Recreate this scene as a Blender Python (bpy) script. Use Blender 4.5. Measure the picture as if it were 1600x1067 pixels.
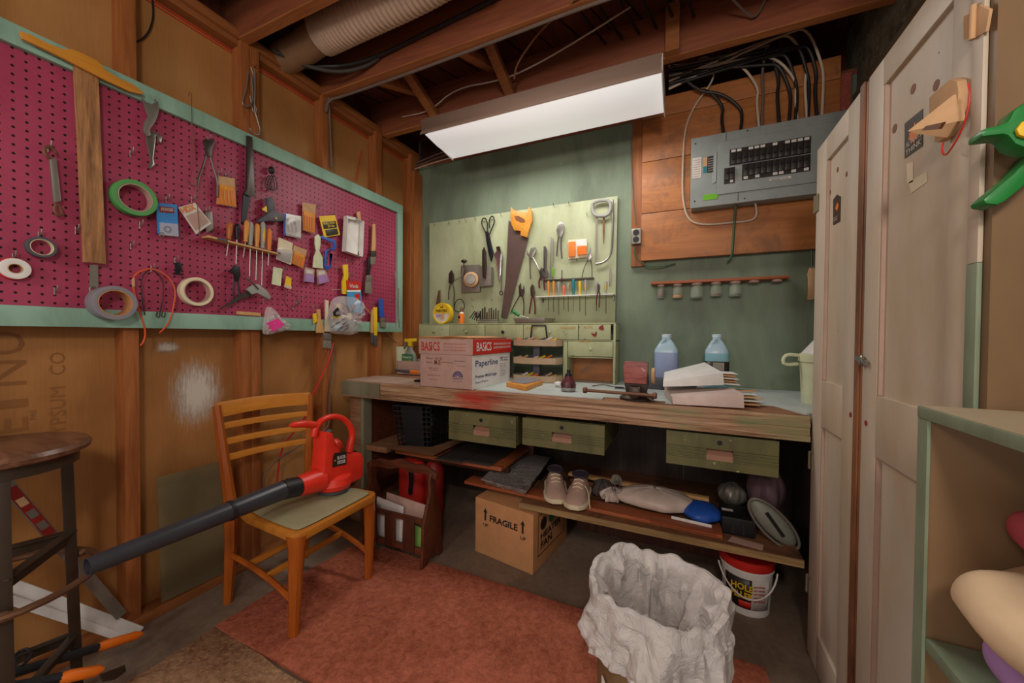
import bpy, bmesh, math, random
from mathutils import Vector as V, Matrix
random.seed(7)
S = bpy.context.scene
for o in list(bpy.data.objects): bpy.data.objects.remove(o)
COL = S.collection
PI = math.pi
# ---------------------------------------------------------------- camera
FOC = 588.2; YAW = .4222; PIT = .0165; ROL = .0078
cy_, sy_ = math.cos(YAW), math.sin(YAW); cp_, sp_ = math.cos(PIT), math.sin(PIT)
cr_, sr_ = math.cos(ROL), math.sin(ROL)
FW = V((-sy_*cp_, cy_*cp_, -sp_)); rt0 = V((cy_, sy_, 0)); up0 = rt0.cross(FW)
RT = rt0*cr_ + up0*sr_; UP = -rt0*sr_ + up0*cr_
CAM = V((1.827, 0, 1.1))
cd = bpy.data.cameras.new('camera'); cam = bpy.data.objects.new('camera', cd); COL.objects.link(cam)
cd.sensor_width = 36; cd.lens = FOC/1600*36; cd.clip_start = .01; cd.clip_end = 50
m = Matrix((RT, UP, -FW)).transposed().to_4x4(); m.translation = CAM; cam.matrix_world = m
S.camera = cam
# ---------------------------------------------------------------- light and exposure
S.view_settings.view_transform = 'Standard'; S.view_settings.look = 'None'
S.view_settings.gamma = 1; S.view_settings.exposure = 0.34; S.view_settings.use_curve_mapping = False
W = bpy.data.worlds.new('world'); S.world = W; W.use_nodes = True
W.node_tree.nodes['Background'].inputs[0].default_value = (1, .93, .86, 1)
W.node_tree.nodes['Background'].inputs[1].default_value = .75
def lamp(name, loc, power, col, size, rot=(0, 0, 0), kind='POINT'):
    l = bpy.data.lights.new(name, kind); l.energy = power; l.color = col
    if kind == 'POINT': l.shadow_soft_size = size
    else: l.shape = 'RECTANGLE'; l.size, l.size_y = size
    o = bpy.data.objects.new(name, l); COL.objects.link(o); o.location = loc; o.rotation_euler = rot
    return o
lamp('fill_lamp', (2.0, -.55, 1.85), 34, (1, .90, .80), .12)  # unseen lamp added behind the camera, set low to light the joist faces
lamp('fill_lamp_far', (1.0, -1.6, 1.9), 28, (1, .90, .80), .15)  # another unseen lamp added farther back for extra light
lamp('fluorescent_tubes', (1.12, 1.9, 2.185), 9, (1, .97, .9), (1.15, .22), (0, 0, 0), 'AREA')
# ---------------------------------------------------------------- helpers
def ray(x, y): return FW*FOC + RT*(x-800) - UP*(y-533.5)
def hit(x, y, ax, val):
    d = ray(x, y); return CAM + d*((val-CAM[ax])/d[ax])
def PL(x, y, X=.03): return hit(x, y, 0, X)      # a point of the left wall plane
def PB(x, y, Y=2.3): return hit(x, y, 1, Y)      # a point of a plane parallel to the back wall
def PZ(x, y, Z=0): return hit(x, y, 2, Z)        # a point of a level surface
def lin(c):
    return c/12.92 if c <= .04045 else ((c+.055)/1.055)**2.4
def rgb(h, k=1.0):
    h = h.lstrip('#'); return tuple(min(1, lin(int(h[i:i+2], 16)/255)*k) for i in (0, 2, 4)) + (1,)
MATS = {}
class NT:
    def __init__(s, name):
        s.m = bpy.data.materials.new(name); s.m.use_nodes = True; s.t = s.m.node_tree
        s.b = s.t.nodes['Principled BSDF']; MATS[name] = s.m
        s.tc = s.t.nodes.new('ShaderNodeTexCoord')
    def n(s, typ, **kw):
        x = s.t.nodes.new('ShaderNode'+typ)
        for k, v in kw.items(): setattr(x, k, v)
        return x
    def l(s, a, b): s.t.links.new(a, b)
    def mapping(s, scale, src='Object', loc=(0, 0, 0), rot=(0, 0, 0)):
        mp = s.n('Mapping'); s.l(s.tc.outputs[src], mp.inputs[0])
        mp.inputs['Scale'].default_value = scale; mp.inputs['Location'].default_value = loc
        mp.inputs['Rotation'].default_value = rot
        return mp.outputs[0]
    def noise(s, vec, scale=5, detail=4, rough=.6, dist=0):
        x = s.n('TexNoise'); s.l(vec, x.inputs['Vector']); x.inputs['Scale'].default_value = scale
        x.inputs['Detail'].default_value = detail; x.inputs['Roughness'].default_value = rough
        x.inputs['Distortion'].default_value = dist
        return x.outputs['Fac']
    def ramp(s, fac, stops):
        r = s.n('ValToRGB'); s.l(fac, r.inputs[0]); e = r.color_ramp.elements
        e[0].position, e[0].color = stops[0]; e[1].position, e[1].color = stops[-1]
        for p, c in stops[1:-1]:
            q = e.new(p); q.color = c
        return r.outputs[0]
    def math(s, op, a, b=0.0, c=None):
        x = s.n('Math', operation=op)
        for i, v in enumerate((a, b) if c is None else (a, b, c)):
            if isinstance(v, (int, float)): x.inputs[i].default_value = v
            else: s.l(v, x.inputs[i])
        return x.outputs[0]
    def mix(s, fac, a, b):
        x = s.n('Mix', data_type='RGBA')
        if isinstance(fac, (int, float)): x.inputs[0].default_value = fac
        else: s.l(fac, x.inputs[0])
        for i, v in ((6, a), (7, b)):
            if isinstance(v, tuple): x.inputs[i].default_value = v
            else: s.l(v, x.inputs[i])
        return x.outputs[2]
    def col(s, c):
        if isinstance(c, tuple): s.b.inputs['Base Color'].default_value = c
        else: s.l(c, s.b.inputs['Base Color'])
    def bump(s, h, strength=.3, dist=.002):
        x = s.n('Bump'); s.l(h, x.inputs['Height']); x.inputs['Strength'].default_value = strength
        x.inputs['Distance'].default_value = dist; s.l(x.outputs[0], s.b.inputs['Normal'])
    def fin(s, rough=.6, metal=0, spec=.4):
        s.b.inputs['Roughness'].default_value = rough; s.b.inputs['Metallic'].default_value = metal
        s.b.inputs['Specular IOR Level'].default_value = spec
        return s.m
def plain(name, h, rough=.5, metal=0, var=.05, scale=18, k=1):
    n = NT(name); c = rgb(h, k)
    f = n.noise(n.mapping((1, 1, 1)), scale, 3)
    d = tuple(x*(1-var*2.2) for x in c[:3])+(1,); l = tuple(min(1, x*(1+var)) for x in c[:3])+(1,)
    n.col(n.ramp(f, [(.3, d), (.7, l)])); n.bump(f, .1, .001)
    return n.fin(rough, metal)
def wood(name, h1, h2, axis='z', s=1.0, rough=.55, knots=True, dirt=None):
    n = NT(name); sc = {'x': (1.2, 14, 14), 'y': (14, 1.2, 14), 'z': (14, 14, 1.2)}[axis]
    v = n.mapping(tuple(q*s for q in sc))
    f = n.noise(v, 2.2, 6, .62, 1.2); f2 = n.noise(v, 11, 3, .6, .4)
    ff = n.math('ADD', n.math('MULTIPLY', f, .75), n.math('MULTIPLY', f2, .25))
    c = n.ramp(ff, [(.3, rgb(h2)), (.5, tuple((a+b)/2 for a, b in zip(rgb(h1), rgb(h2)))), (.68, rgb(h1))])
    if dirt:
        g = n.noise(n.mapping((1, 1, 1)), 6, 5, .7, .6)
        c = n.mix(n.ramp(g, [(.5, (0, 0, 0, 1)), (.66, (.85, .85, .85, 1))]), c, rgb(dirt))
    n.col(c); n.bump(ff, .25, .002)
    return n.fin(rough)
def paint(name, h, h2, amt=.6, s=5, rough=.55, speck=None, sw=(.66, .70), stretch=(1, 1, .35)):
    n = NT(name); v = n.mapping(stretch)
    f = n.noise(v, s, 6, .65, .3)
    c = n.ramp(f, [(.35, rgb(h2)), (.35+.35*amt, rgb(h))])
    if speck:
        g = n.noise(n.mapping((1, 1, 1)), 38, 3, .6, .2)
        c = n.mix(n.ramp(g, [(sw[0], (0, 0, 0, 1)), (sw[1], (1, 1, 1, 1))]), c, rgb(speck))
    n.col(c); n.bump(f, .15, .002)
    return n.fin(rough)
def clear(name, h='#ffffff', alpha=.3, rough=.15, trans=0):
    n = NT(name); n.col(rgb(h)); n.b.inputs['Alpha'].default_value = alpha
    return n.fin(rough, 0, .6)
# ---- mesh builder
class G:
    def __init__(s): s.bm = bmesh.new()
    def face(s, vs):
        try: return s.bm.faces.new(vs)
        except ValueError: return None
    def hexa(s, p):                      # 8 points: bottom ring then top ring
        v = [s.bm.verts.new(q) for q in p]
        for f in ((3, 2, 1, 0), (4, 5, 6, 7), (0, 1, 5, 4), (1, 2, 6, 5), (2, 3, 7, 6), (3, 0, 4, 7)):
            s.face([v[i] for i in f])
        return s
    def box(s, x0, x1, y0, y1, z0, z1):
        return s.hexa([(x0, y0, z0), (x1, y0, z0), (x1, y1, z0), (x0, y1, z0), (x0, y0, z1), (x1, y0, z1), (x1, y1, z1), (x0, y1, z1)])
    def bar(s, a, b, w, t, side=(0, 0, 1), w2=None, t2=None):   # w along 'side', t across
        a, b = V(a), V(b); d = (b-a).normalized(); sd = V(side); sd = (sd - d*sd.dot(d)).normalized(); n = d.cross(sd)
        w2 = w2 or w; t2 = t2 or t; P = []
        for q, ww, tt in ((a, w, t), (b, w2, t2)):
            P += [q-sd*ww/2-n*tt/2, q+sd*ww/2-n*tt/2, q+sd*ww/2+n*tt/2, q-sd*ww/2+n*tt/2]
        return s.hexa(P)
    def prism(s, pts, d):                # polygon pushed along d
        pts = [V(p) for p in pts]; d = V(d)
        nn = V((0, 0, 0))
        for i in range(len(pts)):
            nn += (pts[i]-pts[0]).cross(pts[(i+1) % len(pts)]-pts[0])
        if nn.dot(d) > 0: pts.reverse()
        a = [s.bm.verts.new(p) for p in pts]; b = [s.bm.verts.new(p+d) for p in pts]; n = len(pts)
        s.face(a); s.face(b[::-1])
        for i in range(n): s.face([a[(i+1) % n], a[i], b[i], b[(i+1) % n]])
        return s
    def rings(s, R, closed_u=True, cap=True, loop=False):
        vs = [[s.bm.verts.new(p) for p in r] for r in R]; n = len(R[0]); k = len(R)
        for i in range(k if loop else k-1):
            a, b = vs[i], vs[(i+1) % k]
            for j in range(n if closed_u else n-1):
                s.face([a[j], a[(j+1) % n], b[(j+1) % n], b[j]])
        if cap and not loop:
            s.face(vs[0][::-1]); s.face(vs[-1])
        return s
    def tube(s, pts, r, n=8, loop=False, smooth=0):
        pts = [V(p) for p in pts]
        for _ in range(smooth): pts = chaikin(pts, loop)
        rr = r if isinstance(r, (list, tuple)) else None
        R = []; N = len(pts); up = None
        for i, p in enumerate(pts):
            a = pts[(i-1) % N] if (loop or i > 0) else p; b = pts[(i+1) % N] if (loop or i < N-1) else p
            d = (b-a).normalized()
            if d.length < .5: d = V((0, 0, 1))
            if up is None: up = d.orthogonal().normalized()
            up = (up-d*up.dot(d)); up = up.normalized() if up.length > 1e-6 else d.orthogonal().normalized()
            w = d.cross(up)
            if rr:
                t = i/(N-1)*(len(rr)-1); k = min(int(t), len(rr)-2); q = rr[k]+(rr[k+1]-rr[k])*(t-k)
            else: q = r
            R.append([p+(up*math.cos(2*PI*j/n)+w*math.sin(2*PI*j/n))*q for j in range(n)])
        return s.rings(R, loop=loop)
    def lathe(s, prof, o=(0, 0, 0), ax=(0, 0, 1), n=24, cap=True, sx=1, sy=1, start=None, arc=1.0):
        o, ax = V(o), V(ax).normalized(); u = V(start) if start else (V((1, 0, 0)) if abs(ax.z) > .9 else ax.orthogonal())
        u = (u-ax*u.dot(ax)).normalized(); w = ax.cross(u)
        R = [[o+ax*h+(u*math.cos(2*PI*arc*j/n)*sx+w*math.sin(2*PI*arc*j/n)*sy)*max(r, 1e-5) for j in range(n)] for r, h in prof]
        return s.rings(R, cap=cap)
    def ring(s, o, ax, ro, ri, h, n=28): # a hollow roll
        return s.lathe([(ri, 0), (ro, 0), (ro, h), (ri, h)], o, ax, n, cap=False)._close(n)
    def _close(s, n):
        s.bm.verts.ensure_lookup_table(); v = s.bm.verts[-4*n:]
        a, b = v[:n], v[3*n:]
        for j in range(n): s.face([b[j], b[(j+1) % n], a[(j+1) % n], a[j]])
        return s
    def ball(s, c, r, n=12, rot=None):
        r = V(r) if not isinstance(r, (int, float)) else V((r, r, r)); k = bmesh.ops.create_uvsphere(s.bm, u_segments=n, v_segments=max(6, n//2+2), radius=1)
        for v in k['verts']:
            p = V((v.co.x*r.x, v.co.y*r.y, v.co.z*r.z))
            if rot: p = rot @ p
            v.co = p+V(c)
        return s
    def grid(s, fn, nu, nv, loop_u=False):
        vs = [[s.bm.verts.new(fn(i/nu, j/nv)) for i in range(nu+(0 if loop_u else 1))] for j in range(nv+1)]
        k = len(vs[0])
        for j in range(nv):
            for i in range(k if loop_u else k-1):
                s.face([vs[j][i], vs[j][(i+1) % k], vs[j+1][(i+1) % k], vs[j+1][i]])
        return s
def chaikin(p, loop=False):
    o = []; N = len(p)
    if not loop: o.append(p[0])
    for i in range(N if loop else N-1):
        a, b = p[i], p[(i+1) % N]; o += [a*.75+b*.25, a*.25+b*.75]
    if not loop: o.append(p[-1])
    return o
def wpos(o):
    p = V((0, 0, 0))
    while o: p += o.location; o = o.parent
    return p
def tagit(o, label, cat, group=None, kind=None):
    if label: o['label'] = label
    if cat: o['category'] = cat
    if group: o['group'] = group
    if kind: o['kind'] = kind
def build(name, g, mat, parent=None, bevel=0, label=None, cat=None, group=None, kind=None, thick=0, sub=0, org=None):
    bm = g.bm; bmesh.ops.recalc_face_normals(bm, faces=bm.faces[:])
    if bevel:
        es = [e for e in bm.edges if len(e.link_faces) == 2 and e.calc_face_angle(0) > .6]
        if es: bmesh.ops.bevel(bm, geom=es, offset=bevel, segments=2, affect='EDGES', profile=.6)
    if parent is not None: org = wpos(parent)
    elif org is None:
        cs = [v.co for v in bm.verts]
        org = V(((min(c.x for c in cs)+max(c.x for c in cs))/2, (min(c.y for c in cs)+max(c.y for c in cs))/2, min(c.z for c in cs)))
    org = V(org)
    for v in bm.verts: v.co -= org
    for f in bm.faces: f.smooth = True
    for e in bm.edges:
        if len(e.link_faces) == 2 and e.calc_face_angle(0) > .62: e.smooth = False
    me = bpy.data.meshes.new(name); bm.to_mesh(me); bm.free()
    me.materials.append(MATS[mat] if isinstance(mat, str) else mat)
    o = bpy.data.objects.new(name, me); COL.objects.link(o)
    if parent is not None: o.parent = parent
    else: o.location = org
    if thick:
        md = o.modifiers.new('solid', 'SOLIDIFY'); md.thickness = thick; md.offset = 0
    if sub:
        md = o.modifiers.new('sub', 'SUBSURF'); md.levels = sub; md.render_levels = sub
    tagit(o, label, cat, group, kind)
    return o
def thing(name, label, cat, loc=(0, 0, 0), group=None):
    o = bpy.data.objects.new(name, None); COL.objects.link(o); o.location = loc; o.empty_display_size = .05
    tagit(o, label, cat, group); return o
_tc = {}
def text(name, s, p, u, v, mat, parent, bold=0, lift=.0008, th=0):
    """lettering in a real quad: p = bottom left, u = full width vector, v = cap height vector"""
    p, u, v = V(p), V(u), V(v)
    key = (s, bold)
    if key not in _tc:
        c = bpy.data.curves.new('t', 'FONT'); c.body = s; c.size = 1; c.offset = bold; c.resolution_u = 2
        o = bpy.data.objects.new('t', c); COL.objects.link(o); bpy.context.view_layer.update()
        me = bpy.data.meshes.new_from_object(o.evaluated_get(bpy.context.evaluated_depsgraph_get()))
        _tc[key] = ([w.co.copy() for w in me.vertices], [tuple(f.vertices) for f in me.polygons])
        bpy.data.objects.remove(o); bpy.data.curves.remove(c); bpy.data.meshes.remove(me)
    vs, fs = _tc[key]
    x0 = min(q.x for q in vs); x1 = max(q.x for q in vs); y0 = min(q.y for q in vs); y1 = max(q.y for q in vs)
    n = u.cross(v).normalized()*lift; og = wpos(parent)
    me = bpy.data.meshes.new(name)
    me.from_pydata([tuple(p+u*((q.x-x0)/(x1-x0))+v*((q.y-y0)/(y1-y0))+n-og) for q in vs], [], fs)
    me.materials.append(MATS[mat]); o = bpy.data.objects.new(name, me); COL.objects.link(o); o.parent = parent
    return o
def dup(root, label=None, off=(0, 0, 0), group=None):
    r = root.copy(); COL.objects.link(r); r.location = root.location+V(off)
    if label: r['label'] = label
    if group: r['group'] = group
    for ch in list(root.children):
        c = ch.copy(); COL.objects.link(c); c.parent = r
        for gch in list(ch.children):
            d = gch.copy(); COL.objects.link(d); d.parent = c
    return r
# flat tools on the two pegboards: outline in the photograph's frame, set on the board's plane, given real thickness
def outL(pts, X=.035, t=.008, g=None): return (g or G()).prism([PL(x, y, X) for x, y in pts], (t, 0, 0))
def outB(pts, Y=2.27, t=.008, g=None): return (g or G()).prism([PB(x, y, Y) for x, y in pts], (0, -t, 0))
def tubL(pts, r=.002, X=.035, sm=0, n=6, loop=False, g=None): return (g or G()).tube([PL(x, y, X) for x, y in pts], r, n, loop, sm)
def tubB(pts, r=.002, Y=2.27, sm=0, n=6, loop=False, g=None): return (g or G()).tube([PB(x, y, Y) for x, y in pts], r, n, loop, sm)
# ---------------------------------------------------------------- materials
wood('w_stud', '#b06c38', '#804622', 'z', .8)
wood('w_plate', '#a86838', '#784524', 'y', .8)
wood('w_joist', '#9c5838', '#6a3826', 'x', .6, .6)
wood('w_joist_edge', '#b07040', '#844a28', 'x', .8)
wood('w_deck', '#7a4426', '#452417', 'y', .5)
wood('w_plyx', '#bc7844', '#96592c', 'x', .45, .5, dirt='#80563a')
wood('w_plyz', '#a8683a', '#703f22', 'z', .6)
wood('w_bench', '#a87c5c', '#6f4630', 'x', .9, .6, dirt='#7d3f28')
wood('w_red', '#b0623a', '#854024', 'x', .7, .5)
wood('w_shelfply', '#8a5c3c', '#553420', 'x', .5, .7, dirt='#3f2a1c')
wood('w_shelfedge', '#a88a5c', '#6f5434', 'x', 1.6)
wood('w_dark', '#5c3020', '#331a12', 'z', .8, .45)
wood('w_darkx', '#6a3620', '#3d1e12', 'x', .8, .45)
wood('w_chair', '#c8802e', '#a05a1c', 'z', .35, .32)
wood('w_chairy', '#cc8632', '#a8611f', 'y', .35, .32)
wood('w_chairleg', '#b5601f', '#8a4114', 'z', .35, .32)
wood('w_stoolseat', '#8a6048', '#4e3226', 'x', .8, .3, dirt='#2c1c16')
wood('w_pale', '#d8ac72', '#b98a54', 'z', .9)
wood('w_strip', '#c8905c', '#5e3c28', 'z', 1.3)
wood('w_yellow', '#d89838', '#b87424', 'y', .5, .4)
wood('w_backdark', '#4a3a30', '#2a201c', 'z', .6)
wood('w_fix', '#bca090', '#a48878', 'x', .1, .5)
paint('green_wall', '#7c8a74', '#5f6a58', .7, 2.2, .6, '#b0bca4', (.745, .76))
paint('green_board', '#b0b694', '#969a78', .7, 3.5, .55, '#7c7c58', (.74, .78))
paint('green_draw', '#b0b48c', '#8d9068', .7, 5, .55, '#6e6850', (.66, .72))
paint('olive', '#68643e', '#4c4a2c', .6, 5, .5, '#a8a078', (.70, .73))
paint('frame_green', '#8fb3a0', '#769886', .7, 6, .55, '#5f7a6c', (.74, .78))
paint('cab_green', '#8c9a82', '#727e66', .7, 6, .55, '#6a5a44', (.74, .78))
paint('cab_brown', '#85684a', '#70563a', .8, 2, .5)
paint('off_white', '#d2c8bc', '#b8a488', .8, 1.6, .5, '#6a5a4c', (.735, .75))
paint('trim_brown', '#8e5c3c', '#5e3a26', .6, 6, .5, '#b03020', (.72, .76))
paint('grey_paint', '#858068', '#6c6450', .7, 6, .6, '#a89878', (.70, .74))
paint('wall_olive', '#766a50', '#5e523c', .7, 3, .7)
paint('concrete_block', '#6e6a58', '#4c463a', .7, 14, .9, '#8c8874', (.62, .68), (1, 1, 1))
paint('cab_top', '#b5a58a', '#9c8c70', .8, 3, .5, '#8a7a60', (.76, .79), (1, 1, 1))
paint('rust_red', '#a8605a', '#6e302a', .6, 9, .45, '#d0b0a8', (.62, .66), (1, 1, 5))
paint('bench_white', '#c2cac8', '#a4aca8', .7, 4, .4, '#8c7c68', (.76, .79), (1, 1, 1))
def mk():
    n = NT('panel_tan'); v = n.mapping((1, 1, 1)); v2 = n.mapping((1, 30, 1.5))
    f = n.noise(v, 1.6, 5, .6, .3); f2 = n.noise(v2, 6, 4, .6)
    c = n.ramp(n.math('ADD', n.math('MULTIPLY', f, .8), n.math('MULTIPLY', f2, .2)), [(.3, rgb('#906034')), (.52, rgb('#aa7644')), (.72, rgb('#b68856'))])
    n.col(c); n.bump(f2, .12, .001); n.fin(.42, 0, .4)
    n = NT('pegboard'); sp = n.n('SeparateXYZ'); n.l(n.mapping((1, 1/.0258, 1/.0258)), sp.inputs[0])
    a = n.math('SUBTRACT', n.math('FRACT', sp.outputs[1]), .5); b = n.math('SUBTRACT', n.math('FRACT', sp.outputs[2]), .5)
    d = n.math('SQRT', n.math('ADD', n.math('MULTIPLY', a, a), n.math('MULTIPLY', b, b)))
    hole = n.ramp(d, [(.125, (0, 0, 0, 1)), (.155, (1, 1, 1, 1))])
    f = n.noise(n.mapping((1, 1, 1)), 3, 5, .6)
    base = n.ramp(f, [(.3, rgb('#983350')), (.7, rgb('#b04664'))])
    spk = n.ramp(n.noise(n.mapping((1, 1, 1)), 60, 2), [(.77, (0, 0, 0, 1)), (.79, (1, 1, 1, 1))])
    n.col(n.mix(hole, rgb('#1c0a10'), n.mix(spk, base, rgb('#d8a8a8')))); n.bump(hole, .5, .003); n.fin(.45)
    n = NT('concrete'); v = n.mapping((1, 1, 1)); f = n.noise(v, 3, 6, .6, .4); g = n.noise(v, 40, 4, .7)
    c = n.ramp(n.math('ADD', n.math('MULTIPLY', f, .7), n.math('MULTIPLY', g, .3)), [(.3, rgb('#5e4c40')), (.55, rgb('#84705f')), (.75, rgb('#a08f80'))])
    n.col(c); n.bump(g, .2, .002); n.fin(.6)
    for nm, h1, h2, sc in (('rug_orange', '#ba6c54', '#864632', 46), ('rug_beige', '#b08a6a', '#6f4a34', 60)):
        n = NT(nm); v = n.mapping((1, 1, 1)); f = n.noise(v, sc, 4, .7, .5); g = n.noise(v, 4, 3)
        h = n.math('ADD', n.math('MULTIPLY', f, .65), n.math('MULTIPLY', g, .35))
        n.col(n.ramp(h, [(.34, rgb(h2)), (.62, rgb(h1))])); n.bump(f, .8, .008); n.fin(.95, 0, .1)
    # bench fascia: laminated strips with red and green paint spills of their own shape
    n = NT('fascia'); sp = n.n('SeparateXYZ'); n.l(n.tc.outputs['Object'], sp.inputs[0])
    v = n.mapping((.8, 14, 26)); f = n.noise(v, 2.6, 6, .65, 1)
    c = n.ramp(f, [(.36, rgb('#5e3e2c')), (.47, rgb('#a07a5a')), (.60, rgb('#b8977a'))])
    e = n.noise(n.mapping((2, 6, 14)), 3, 5, .7, .5)
    def spill(c, x0, w, h, thr, top=.5):
        k = n.math('MULTIPLY', n.math('SUBTRACT', sp.outputs[0], x0), 1/w); k = n.math('SUBTRACT', 1.0, n.math('MULTIPLY', k, k))
        return n.mix(n.ramp(n.math('ADD', n.math('MULTIPLY', n.math('MAXIMUM', k, 0.0), .5), n.math('MULTIPLY', e, .5)), [(thr, (0, 0, 0, 1)), (thr+.14, (.9, .9, .9, 1))]), c, rgb(h))
    c = spill(c, -.28, .28, '#b02a1c', .62); c = spill(c, .85, .16, '#4a7a50', .70); c = spill(c, .66, .3, '#84825c', .70)
    c = spill(c, .98, .4, '#84825c', .66); c = spill(c, .0, .75, '#9c5a40', .76)
    n.col(c); n.bump(f, .4, .004); n.fin(.6)
mk()
for a in (('steel', '#a09c96', .3, .85), ('dark_steel', '#5a5450', .4, .8), ('rust_steel', '#75523c', .55, .5), ('black_metal', '#26242a', .4, .4),
          ('iron', '#4a3e38', .45, .7), ('saw_steel', '#64504a', .4, .4), ('galv', '#8c857c', .45, .6), ('angle_iron', '#4c4036', .42, .5), ('chrome', '#d8d8d8', .15, 1)):
    plain(a[0], a[1], a[2], a[3])
for a in (('black_plastic', '#222226', .45), ('tube_black', '#38383e', .32), ('blower_red', '#e03424', .35), ('orange_plastic', '#e8741c', .4), ('green_plastic', '#1c7a34', .35),
          ('yellow', '#e8c020', .45), ('blue', '#2454b0', .45), ('sky_blue', '#3c94c4', .45), ('white', '#e4e0dc', .5), ('ivory', '#d8ccac', .5), ('cream', '#e4d4b4', .6),
          ('red', '#c82820', .5), ('card', '#c08a5c', .7), ('card_pink', '#b8968a', .65), ('card_dark', '#8c6040', .7), ('paper', '#d8d0cc', .7), ('grey_panel', '#8b918f', .5),
          ('breaker', '#2c2622', .4), ('label_white', '#d4ccc4', .6), ('label_green', '#6cb41c', .4), ('teal', '#2c7c84', .5), ('orange_card', '#e07c2c', .5), ('pink', '#e83c94', .5),
          ('grey_tape', '#88848c', .45), ('dark_grey', '#505058', .5), ('black', '#141416', .5), ('cable_black', '#24201e', .5), ('cable_white', '#c4b09c', .55), ('cable_dim', '#6c5c54', .55),
          ('cable_green', '#3c5c40', .5), ('cord_orange', '#dc5a2c', .5), ('rubber', '#3c3430', .7), ('vinyl', '#969070', .42), ('hose', '#c4a894', .5), ('duct', '#8c6c50', .5), ('navy', '#24307c', .4),
          ('brass', '#b89040', .35), ('tray_beige', '#b49a7c', .5), ('jar_red', '#602830', .5), ('jug_lid', '#c8dce8', .4), ('pale_green', '#d4d8b4', .5), ('purple', '#a880b8', .8), ('blanket_pink', '#a84048', .9),
          ('towel', '#dcc09c', .95), ('towel_peach', '#d89a68', .95), ('shoe', '#c0a090', .6), ('shoe_dark', '#443844', .8), ('lilac_blade', '#b0a8a0', .4), ('violet', '#5c3c8c', .5), ('amber', '#d8903c', .4),
          ('amber_dark', '#b06420', .4), ('grey_grip', '#9a9a94', .5), ('salmon', '#f0705c', .4), ('foam_pink', '#c46458', .95), ('bristle', '#7c7468', .9), ('bristle_dark', '#4c4440', .9), ('olive_handle', '#3a3430', .5),
          ('dark_red', '#8c2018', .5), ('grey_shell', '#7c7c70', .5), ('label_blue', '#3c84c8', .4), ('spray_green', '#2c7c4c', .4), ('leaf', '#7ca04c', .6), ('ink_brown', '#7a4620', .6), ('ink', '#241c1c', .6), ('ink_red', '#b81c20', .5), ('ink_blue', '#28386c', .5),
          ('foam_tan', '#c8a078', .9), ('red_wire', '#c02c18', .5), ('sky_tub', '#88b8c8', .4), ('drum', '#7c6040', .6), ('env_shaded', '#ccb6ae', .6), ('dust', '#5c444a', .7), ('pull_brown', '#9a705c', .6)):
    plain(a[0], a[1], a[2])
clear('bag_clear', '#e8e0e0', .32, .15); clear('glass', '#d0dcc8', .24, .06); clear('glass_sheet', '#787256', .5, .1)
clear('jug_blue', '#a4b4dc', .82, .3); clear('jug_top', '#b8d4e4', .75, .3); clear('jug_teal', '#2c6c80', .95, .3)
n = NT('white_bag'); n.col(rgb('#d8d0cc')); n.b.inputs['Subsurface Weight'].default_value = .0; n.b.inputs['Transmission Weight'].default_value = 0
n.b.inputs['Alpha'].default_value = .93; f_ = n.noise(n.mapping((1, 1, 1)), 16, 7, .65, 1.6); n.bump(f_, .75, .02); n.fin(.3, 0, .5)
n = NT('foil'); n.col(rgb('#b0a8a4')); f_ = n.noise(n.mapping((1, 1, 1)), 26, 6, .7, 1.6); n.bump(f_, 1, .03); n.fin(.22, .25)
n = NT('insulation'); n.col(rgb('#a8584a')); f_ = n.noise(n.mapping((1, 1, 1)), 40, 4, .6, .6); n.bump(f_, .9, .02); n.fin(.9)
n = NT('lit_diffuser'); n.col((.8, .8, .8, 1)); n.b.inputs['Emission Color'].default_value = (1, .98, .95, 1); n.b.inputs['Emission Strength'].default_value = .36; n.fin(.5)

# ---------------------------------------------------------------- room
RX = 2.56; YB = 2.33; YN = -.9
def struct(name, g, mat, **k): return build(name, g, mat, kind='structure', **k)
struct('floor', G().box(-.12, 3.6, -2.6, 2.5, -.05, 0), 'concrete')
struct('wall_left', G().box(-.12, -.07, YN, 2.45, 0, 2.45), 'panel_tan')
studs = [(.27, .306), (.662, .704), (1.062, 1.1), (1.102, 1.142), (1.484, 1.532), (1.886, 1.94), (2.23, 2.328), (-.14, -.1), (-.54, -.5)]
for i, (a, b) in enumerate(studs):
    struct('trim_%d' % (i+1), G().box(-.069, 0, a, b, .041, 2.425), 'w_stud', bevel=.002)
struct('trim_20', G().box(-.069, 0, YN, 2.33, 0, .04), 'w_plate', bevel=.002)
struct('trim_21', G().box(-.12, -.003, YN, 2.33, 2.426, 2.465), 'w_plate', bevel=.002)
for i, (a, b) in enumerate([(.307, .661), (.705, 1.061), (1.143, 1.483), (1.533, 1.885), (1.941, 2.229)]):
    struct('trim_%d' % (30+i), G().box(-.0695, -.02, a, b, 2.40, 2.425), 'w_plate')
    t = G(); t.tube([(-.066, a, 2.392), (-.066, b, 2.392)], .0035, 6); t.tube([(-.066, a, 2.378), (-.066, b, 2.38)], .002, 6)
    build('red_wire', t, 'red_wire', label=None, cat='wire')
    o = bpy.data.objects['red_wire' + ('' if i == 0 else '.%03d' % i)]
    o['label'] = ['red wire along the panel top at the upper left, above the yellow stick', 'red wire under the top plate left of the coiled wire hooks', 'red wire under the top plate right of the coiled wire hooks', 'red wire under the top plate behind the hanging grey cable', 'short red wire under the top plate nearest the corner post'][i]
    o['group'] = 'red wires under the top plate'
struct('wall_back', G().box(-.12, 2.75, YB, YB+.05, 0, 2.36), 'green_wall')
struct('wall_back_upper', G().box(-.12, 2.75, YB+.13, YB+.16, 2.30, 2.64), 'w_dark')
struct('trim_40', G().box(-.12, 2.75, YB+.0, YB+.13, 2.361, 2.39), 'w_joist')
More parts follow.
